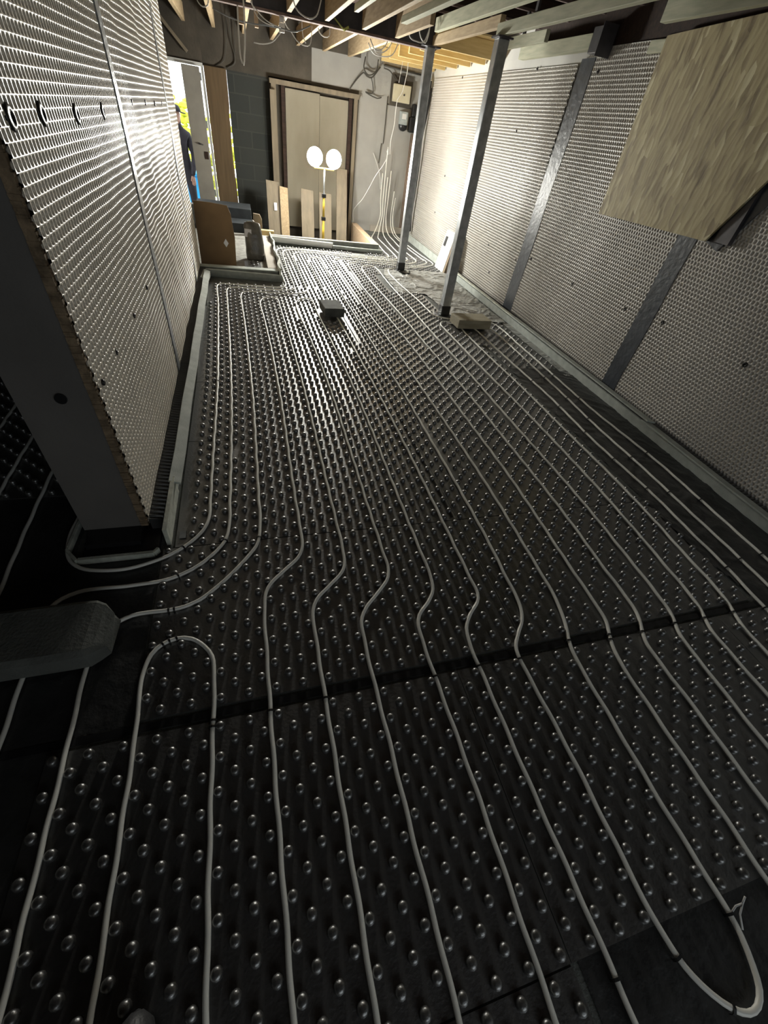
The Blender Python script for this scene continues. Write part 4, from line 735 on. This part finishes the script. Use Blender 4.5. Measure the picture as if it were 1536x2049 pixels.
wires = [
 ('long thin white wire dangling before the fuse box', [(2.644,9.0,2.43),(2.647,9.0,2.26),(2.638,9.0,2.19),(2.60,9.0,2.02),(2.538,9.0,1.93),(2.526,9.0,1.79),(2.527,9.0,1.63),(2.494,9.0,1.43),(2.504,9.0,1.26)], .005, 'cable'),
 ('second thin white wire hanging beside the long one', [(2.57,9.0,2.5),(2.55,9.0,2.3),(2.53,9.0,2.12)], .003, 'cable'),
 ('curved white wire end hanging low before the painted corner', [(2.44,9.0,1.30),(2.461,9.0,1.233),(2.419,9.05,1.108),(2.319,9.1,.956),(2.224,9.2,.737),(2.134,9.3,.549),(2.07,9.4,.447),(2.05,9.6,.32),(2.10,9.75,.12)], .005, 'cable'),
 ('short white wire stub between the dangling wires', [(2.456,9.0,1.351),(2.47,9.0,1.251)], .006, 'cable'),
 ('white pipe tail rising highest on the painted corner wall', [(2.40,9.80,1.22),(2.492,9.80,1.072),(2.563,9.78,.907),(2.60,9.77,.7)], .007, 'cable'),
 ('dark looping cable on the back wall above the plywood', [(1.90,9.80,1.97),(2.03,9.80,2.12),(2.13,9.78,2.20),(2.17,9.76,2.17),(2.26,9.76,2.16),(2.40,9.78,2.30)], .010, 'cable_dark'),
 ('dark cable dropping to the plywood frame corner', [(2.26,9.78,2.16),(2.30,9.80,2.08),(2.31,9.80,1.98),(2.18,9.80,1.98),(2.40,9.80,1.93),(2.47,9.80,1.95)], .008, 'cable_dark'),
 ('dark cable loop hanging under the white panel corner', [(2.14,9.78,2.38),(2.12,9.76,2.25),(2.20,9.75,2.18),(2.33,9.76,2.24),(2.36,9.78,2.38)], .009, 'cable_dark'),
 ('dark cable arching into the fuse box top', [(2.47,9.80,2.30),(2.58,9.79,2.28),(2.68,9.79,2.20),(2.76,9.80,2.19)], .008, 'cable_dark'),
 ('white cable loop at the far left of the ceiling cables', [(-.29,6.85,2.42),(-.271,6.85,2.285),(-.257,6.85,2.262),(-.222,6.85,2.245),(-.173,6.85,2.262),(-.151,6.85,2.40)], .006, 'cable'),
 ('long grey cable sagging under the cross beam', [(-.13,6.84,2.25),(-.027,6.84,2.225),(.097,6.84,2.206),(.264,6.84,2.204),(.416,6.84,2.214),(.57,6.84,2.216),(.705,6.84,2.216),(.87,6.84,2.283)], .007, 'tape_grey'),
 ('white cable crossing above the strap toward the cable cluster', [(.22,6.82,2.42),(.266,6.82,2.331),(.322,6.82,2.294),(.379,6.82,2.256),(.468,6.82,2.229),(.549,6.82,2.22)], .005, 'cable'),
 ('lower white cable joining the cable cluster from the left', [(.26,6.80,2.40),(.274,6.80,2.313),(.318,6.80,2.253),(.396,6.80,2.225),(.477,6.80,2.22)], .005, 'cable'),
 ('white cable tail curling left beneath the cable cluster', [(.60,7.0,2.30),(.589,7.0,2.234),(.522,7.0,2.16),(.467,7.0,2.116),(.36,7.0,2.086),(.267,7.0,2.083)], .005, 'cable'),
 ('white cable sagging right beneath the cable cluster', [(.60,7.03,2.33),(.622,7.03,2.267),(.683,7.03,2.22),(.736,7.03,2.17),(.80,7.03,2.147),(.883,7.03,2.156),(.91,7.03,2.30)], .005, 'cable'),
 ('short white cable dropping beside the right hand sag', [(.80,7.05,2.33),(.802,7.05,2.273),(.812,7.05,2.211),(.844,7.05,2.164)], .005, 'cable'),
 ('white cable loop between joists near the top picture edge', [(.58,6.0,2.40),(.627,6.0,2.286),(.68,6.0,2.254),(.752,6.0,2.241),(.816,6.0,2.266),(.87,6.0,2.40)], .006, 'cable'),
 ('small white cable loop just beyond the beam centre', [(1.04,7.5,2.40),(1.057,7.5,2.313),(1.116,7.5,2.287),(1.175,7.5,2.30),(1.18,7.5,2.40)], .006, 'cable'),
 ('outer white cable of the bunch left of the farther post', [(1.62,7.3,2.30),(1.686,7.3,2.228),(1.825,7.3,2.216),(1.934,7.3,2.248),(1.996,7.3,2.36)], .006, 'cable'),
 ('middle white cable of the bunch left of the farther post', [(1.66,7.28,2.30),(1.72,7.28,2.232),(1.80,7.28,2.245),(1.87,7.28,2.29),(1.92,7.28,2.37)], .006, 'cable'),
 ('inner white cable of the bunch left of the farther post', [(1.63,7.26,2.33),(1.70,7.26,2.25),(1.77,7.26,2.26),(1.83,7.26,2.31),(1.86,7.26,2.38)], .006, 'cable'),
 ('white cable sagging above the farther post toward the left', [(1.88,6.6,2.60),(1.89,6.6,2.45),(1.929,6.6,2.342),(2.007,6.6,2.324),(2.09,6.6,2.33),(2.14,6.6,2.44),(2.15,6.6,2.57)], .006, 'cable'),
 ('white cable twisting upward above the farther post', [(2.02,6.61,2.57),(2.02,6.62,2.45),(2.06,6.62,2.36),(2.117,6.62,2.327),(2.141,6.62,2.381),(2.142,6.61,2.57)], .006, 'cable'),
]
for label, P, r, mt in wires: tag(MB().tube(catmull(P, .025), r, 6).build('loose_cable', mt, smooth=True), label, 'cable')
tag(MB().box(.545, .605, 6.98, 7.02, 2.20, 2.27).box(.55, .60, 6.97, 6.98, 2.27, 2.34).build('cable_connector', 'cable', bevel=.006), 'white connector where ceiling cables meet under the beam', 'connector')
mb = MB(); P = catmull([(.179,6.75,2.42),(.179,6.75,2.216),(.170,6.75,2.08),(.154,6.75,1.966),(.135,6.75,1.884),(.113,6.75,1.93),(.108,6.75,2.04),(.112,6.75,2.17),(.118,6.75,2.3)], .03)
tag(MB().tube(P, .009, 6).build('hanging_strap', 'cable', smooth=True), 'white strap hanging in a narrow loop from the beam', 'strap')
for x0, x1, x2 in ((.13,.09,.06), (.0,-.03,-.10), (.05,.03,.07)):
    tag(MB().tube(catmull([(x0,9.78,2.56),(x1,9.82,2.29),(x2,9.83,2.02),(x2-.13,9.84,1.95)], .04), .006, 6).build('grey_cable', 'cable_dark', smooth=True), 'dim grey cable on the dark wall above the doorway, ' + {.13: 'longest', .0: 'leftmost', .05: 'middle'}[x0] + ' of three', 'cable', 'dim cables on the dark wall')

# white socket trunking leaning by the far part of right wall
wt = empty('white_trunking', 'white trunking board leaning on the right wall behind the nearer post', 'trunking', (3.02, 7.1, 0))
lnx = lambda a, b, c: (3.0-c+.10*b/.55, a, b)
part(MB().prism([(6.925, .0), (7.30, .0), (7.27, .54), (6.925, .55)], -.055, 0, lnx), 'front_board', 'white', wt, bevel=.003)
part(MB().prism([(6.87, .0), (6.92, .0), (6.92, .53), (6.87, .52)], -.05, -.005, lnx), 'side_board', simple('brown_side', (.25, .19, .13), .8), wt)
part(MB().prism([(7.15, .33), (7.23, .33), (7.22, .46), (7.15, .46)], .001, .008, lnx), 'switch', 'black', wt)

# ------------------------------------------------------------------ twin head work light on yellow tripod
ls = empty('work_light', 'twin headed bright work light on yellow tripod in the pit', 'work light', (1.32, 8.6, -.25))
part(MB().tube([(1.32, 8.6, -.15), (1.32, 8.6, .30)], .021, 10), 'lower_pole', 'yellow', ls, smooth=True)
part(MB().tube([(1.32, 8.6, .30), (1.32, 8.6, .62)], .018, 10), 'middle_pole', 'yellow', ls, smooth=True)
part(MB().tube([(1.32, 8.6, .62), (1.32, 8.6, .98)], .012, 10), 'upper_pole', 'steel', ls, smooth=True)
for z in (.28, .60): part(MB().box(1.285, 1.355, 8.57, 8.63, z, z+.05), 'clamp', 'black', ls, bevel=.004)
for a in (0.5, 2.6, 4.7): part(MB().tube([(1.32, 8.6, -.02), (1.32+.36*math.cos(a), 8.6+.36*math.sin(a), -.24)], .012, 8), 'leg', 'yellow', ls, smooth=True)
part(MB().tube([(1.165, 8.6, .975), (1.475, 8.6, .975)], .012, 8), 'cross_bar', 'yellow', ls, smooth=True)
for cx in (1.167, 1.473):
    h = part(MB().lathe([(.06, .065), (.100, .055), (.116, .03), (.118, .007)], (cx, 8.63, 1.105), 24, 'y'), 'lamp_head', 'black', ls, smooth=True)
    ln = MB().lathe([(.117, .006), (.121, .004), (.122, -.002), (.116, -.03), (.095, -.06), (.055, -.08), (.01, -.086)], (cx, 8.625, 1.105), 24, 'y'); lo = part(ln, 'lens', 'lens', ls, smooth=True)  # rim shaped to spill some light back onto the ply behind
    part(MB().bar((cx, 8.62, .975), (cx, 8.66, 1.02), .02, .02), 'yoke', 'yellow', ls)

# ------------------------------------------------------------------ outside the door
struct(MB().box(-6, 2.5, 10.0, 16, -.6, -.38).build('floor_outside', 'ground'))
hd = MB(); random.seed(5)
for i in range(420):
    x = random.uniform(-3.2, .2); z = random.uniform(-.3, 1.45+.25*math.sin(x*4)); s = random.uniform(.06, .14); y = 13.2+random.uniform(-.2, .2)
    hd.lathe([(s*.2, -s*.5), (s*.8, -s*.2), (s*.7, s*.3), (s*.1, s*.55)], (x, y, z), 6)
tag(hd.build('garden_hedge', 'hedge'), 'sunlit yellow green hedge seen through the open doorway', 'hedge')
bn = empty('blue_wheeled_bin', 'bright blue bin standing outside behind the person', 'bin', (-.92, 12.0, 0))
part(MB().prism([(-1.18, .08), (-.70, .08), (-.66, .80), (-1.22, .80)], 0, .55, lambda a, b, c: (a, 12.2-c, b)), 'bin_body', 'blue', bn, bevel=.02)
part(MB().box(-1.24, -.64, 11.62, 12.24, .80, .86), 'lid', 'blue', bn, bevel=.02)

# person outside, seen as a dark standing figure with a peaked cap
pr = empty('person', 'person in dark jacket and peaked cap standing outside the doorway', 'person', (-1.06, 11.0, 0))
def skin(name, verts, edges, radii, mat, root, sub=2):
    me = bpy.data.meshes.new(name); rl = Vector(root.location); me.from_pydata([tuple(Vector(v)-rl) for v in verts], edges, []); o = bpy.data.objects.new(name, me); C.objects.link(o); o.parent = root
    md = o.modifiers.new('skin', 'SKIN'); md.use_smooth_shade = True
    for i, r in enumerate(radii): me.skin_vertices[0].data[i].radius = (r, r) if not isinstance(r, tuple) else r
    me.skin_vertices[0].data[0].use_root = True
    o.modifiers.new('sub', 'SUBSURF').levels = sub; o.modifiers['sub'].render_levels = sub
    me.materials.append(M[mat]); return o
px, py_ = -1.06, 11.0
V = [(px,py_,.92),(px,py_,1.10),(px,py_,1.28),(px+.01,py_-.02,1.42),(px+.02,py_-.04,1.50),(px+.02,py_-.05,1.60),(px+.02,py_-.05,1.68),
     (px+.17,py_,1.38),(px+.24,py_-.03,1.12),(px+.20,py_-.14,.90),(px+.18,py_-.18,.82),
     (px-.17,py_,1.38),(px-.24,py_-.03,1.12),(px-.22,py_-.12,.90),(px-.21,py_-.16,.82),
     (px+.10,py_,.86),(px+.12,py_-.02,.48),(px+.12,py_+.02,.09),(px+.13,py_-.13,.045),
     (px-.10,py_,.86),(px-.12,py_-.02,.48),(px-.12,py_+.02,.09),(px-.13,py_-.13,.045)]
E_ = [(0,1),(1,2),(2,3),(3,4),(4,5),(5,6),(3,7),(7,8),(8,9),(9,10),(3,11),(11,12),(12,13),(13,14),(0,15),(15,16),(16,17),(17,18),(0,19),(19,20),(20,21),(21,22)]
Rr = [.155,.15,.17,.13,.06,.085,.075,.075,.058,.045,.035,.075,.058,.045,.035,.11,.075,.055,.045,.11,.075,.055,.045]
body = skin('body', V, E_, Rr, 'jacket', pr)
for sx in (1, -1):      # hands with five fingers
    hx, hy, hz = (V[10] if sx > 0 else V[14])
    hv = [(hx,hy,hz),(hx,hy-.02,hz-.06)]; he = [(0,1)]; hr = [.028,.034]
    for f, (dx, ln, dy) in enumerate([(-.028,.055,-.01),(-.010,.066,-.012),(.009,.062,-.01),(.026,.048,-.006)]):
        k = len(hv); hv += [(hx+dx,hy-.03,hz-.09),(hx+dx,hy-.04+dy,hz-.09-ln*.6),(hx+dx,hy-.03+dy,hz-.09-ln)]; he += [(1,k),(k,k+1),(k+1,k+2)]; hr += [.010,.009,.008]
    k = len(hv); hv += [(hx-sx*.035,hy-.03,hz-.05),(hx-sx*.045,hy-.045,hz-.09)]; he += [(0,k),(k,k+1)]; hr += [.012,.009]
    skin('hand', hv, he, hr, 'skin', pr, 1)
part(MB().lathe([(.002,.0),(.07,-.02),(.095,-.06),(.10,-.10)][::-1], (px+.02, py_-.05, 1.80), 18), 'cap', 'jacket', pr, smooth=True)
part(MB().prism([(-.075,0),(-.06,.08),(0,.11),(.06,.08),(.075,0)], 0, .012, lambda a, b, c: (px+.085+b, py_-.05+a, 1.695+c-b*.15)), 'cap_peak', 'jacket', pr)
part(MB().lathe([(.02,-.11),(.06,-.09),(.075,-.03),(.078,.04),(.06,.09),(.02,.11)], (px+.02, py_-.055, 1.63), 16), 'face', 'skin', pr, smooth=True)
part(MB().lathe([(.004,-.02),(.014,-.012),(.006,.02)], (px+.02, py_-.135, 1.62), 8), 'nose', 'skin', pr, smooth=True)

pr.location.z = -.38
bn.location.z = -.46; bn.location.x += .03
# ------------------------------------------------------------------ toe of a boot at the bottom edge
bt = empty('work_boot', 'black work boot toe with shiny cap at the bottom picture edge', 'boot', (-.40, -.17, .02))
def loft(rows, n=20):
    mb = MB()
    for i, (y, w, z0, h) in enumerate(rows):
        for j in range(n):
            a = 2*PI*j/n; mb.v.append((-.40+w*math.cos(a)+.02*(y+.1), y, z0+max(-.02, h*math.sin(a))))
        if i: k = i*n; mb.f += [(k-n+j, k-n+(j+1) % n, k+(j+1) % n, k+j) for j in range(n)]
    mb.f += [tuple(range(n)), tuple(len(mb.v)-1-j for j in range(n))]; return mb
part(loft([(-.36,.036,.06,.06),(-.33,.042,.06,.075),(-.25,.042,.06,.08),(-.17,.046,.06,.07),(-.11,.050,.055,.055),(-.06,.046,.05,.048),(-.025,.030,.045,.034),(-.012,.012,.042,.016)]), 'upper', 'leather', bt, smooth=True)
part(loft([(-.12,.034,.075,.058),(-.09,.036,.072,.056),(-.06,.032,.066,.050),(-.042,.018,.06,.036)]), 'toe_cap', 'toecap', bt, smooth=True)
part(MB().prism([(-.445,-.36),(-.355,-.36),(-.345,-.2),(-.345,-.09),(-.365,-.03),(-.40,-.008),(-.435,-.03),(-.452,-.09),(-.447,-.2)], .022, .042), 'sole', 'rubber', bt, bevel=.004)
part(MB().tube([(-.40,-.28,.10),(-.40,-.29,.30)], [.05,.055], 16), 'shaft', 'leather', bt, smooth=True)


# details nested under the part they sit on
def nest(child, host):
    for o in list(bpy.data.objects):
        if o.name.split('.')[0] == child and o.parent and o.parent.type == 'EMPTY':
            hs = [h for h in o.parent.children if h.name.split('.')[0] == host]
            if hs:
                c = o.data.vertices[0].co
                o.parent = min(hs, key=lambda h: (h.data.vertices[0].co-c).length)
for a, b in (('lens', 'lamp_head'), ('bolt', 'base_plate'), ('diamond_label', 'board_face'), ('paper_label', 'bag_body'), ('dial', 'meter_window'), ('toe_cap', 'upper'), ('cap_peak', 'cap'), ('nose', 'face'), ('door_handle', 'door_panel'), ('letter_plate', 'door_panel'), ('hinge', 'door_panel'), ('switch', 'case')): nest(a, b)
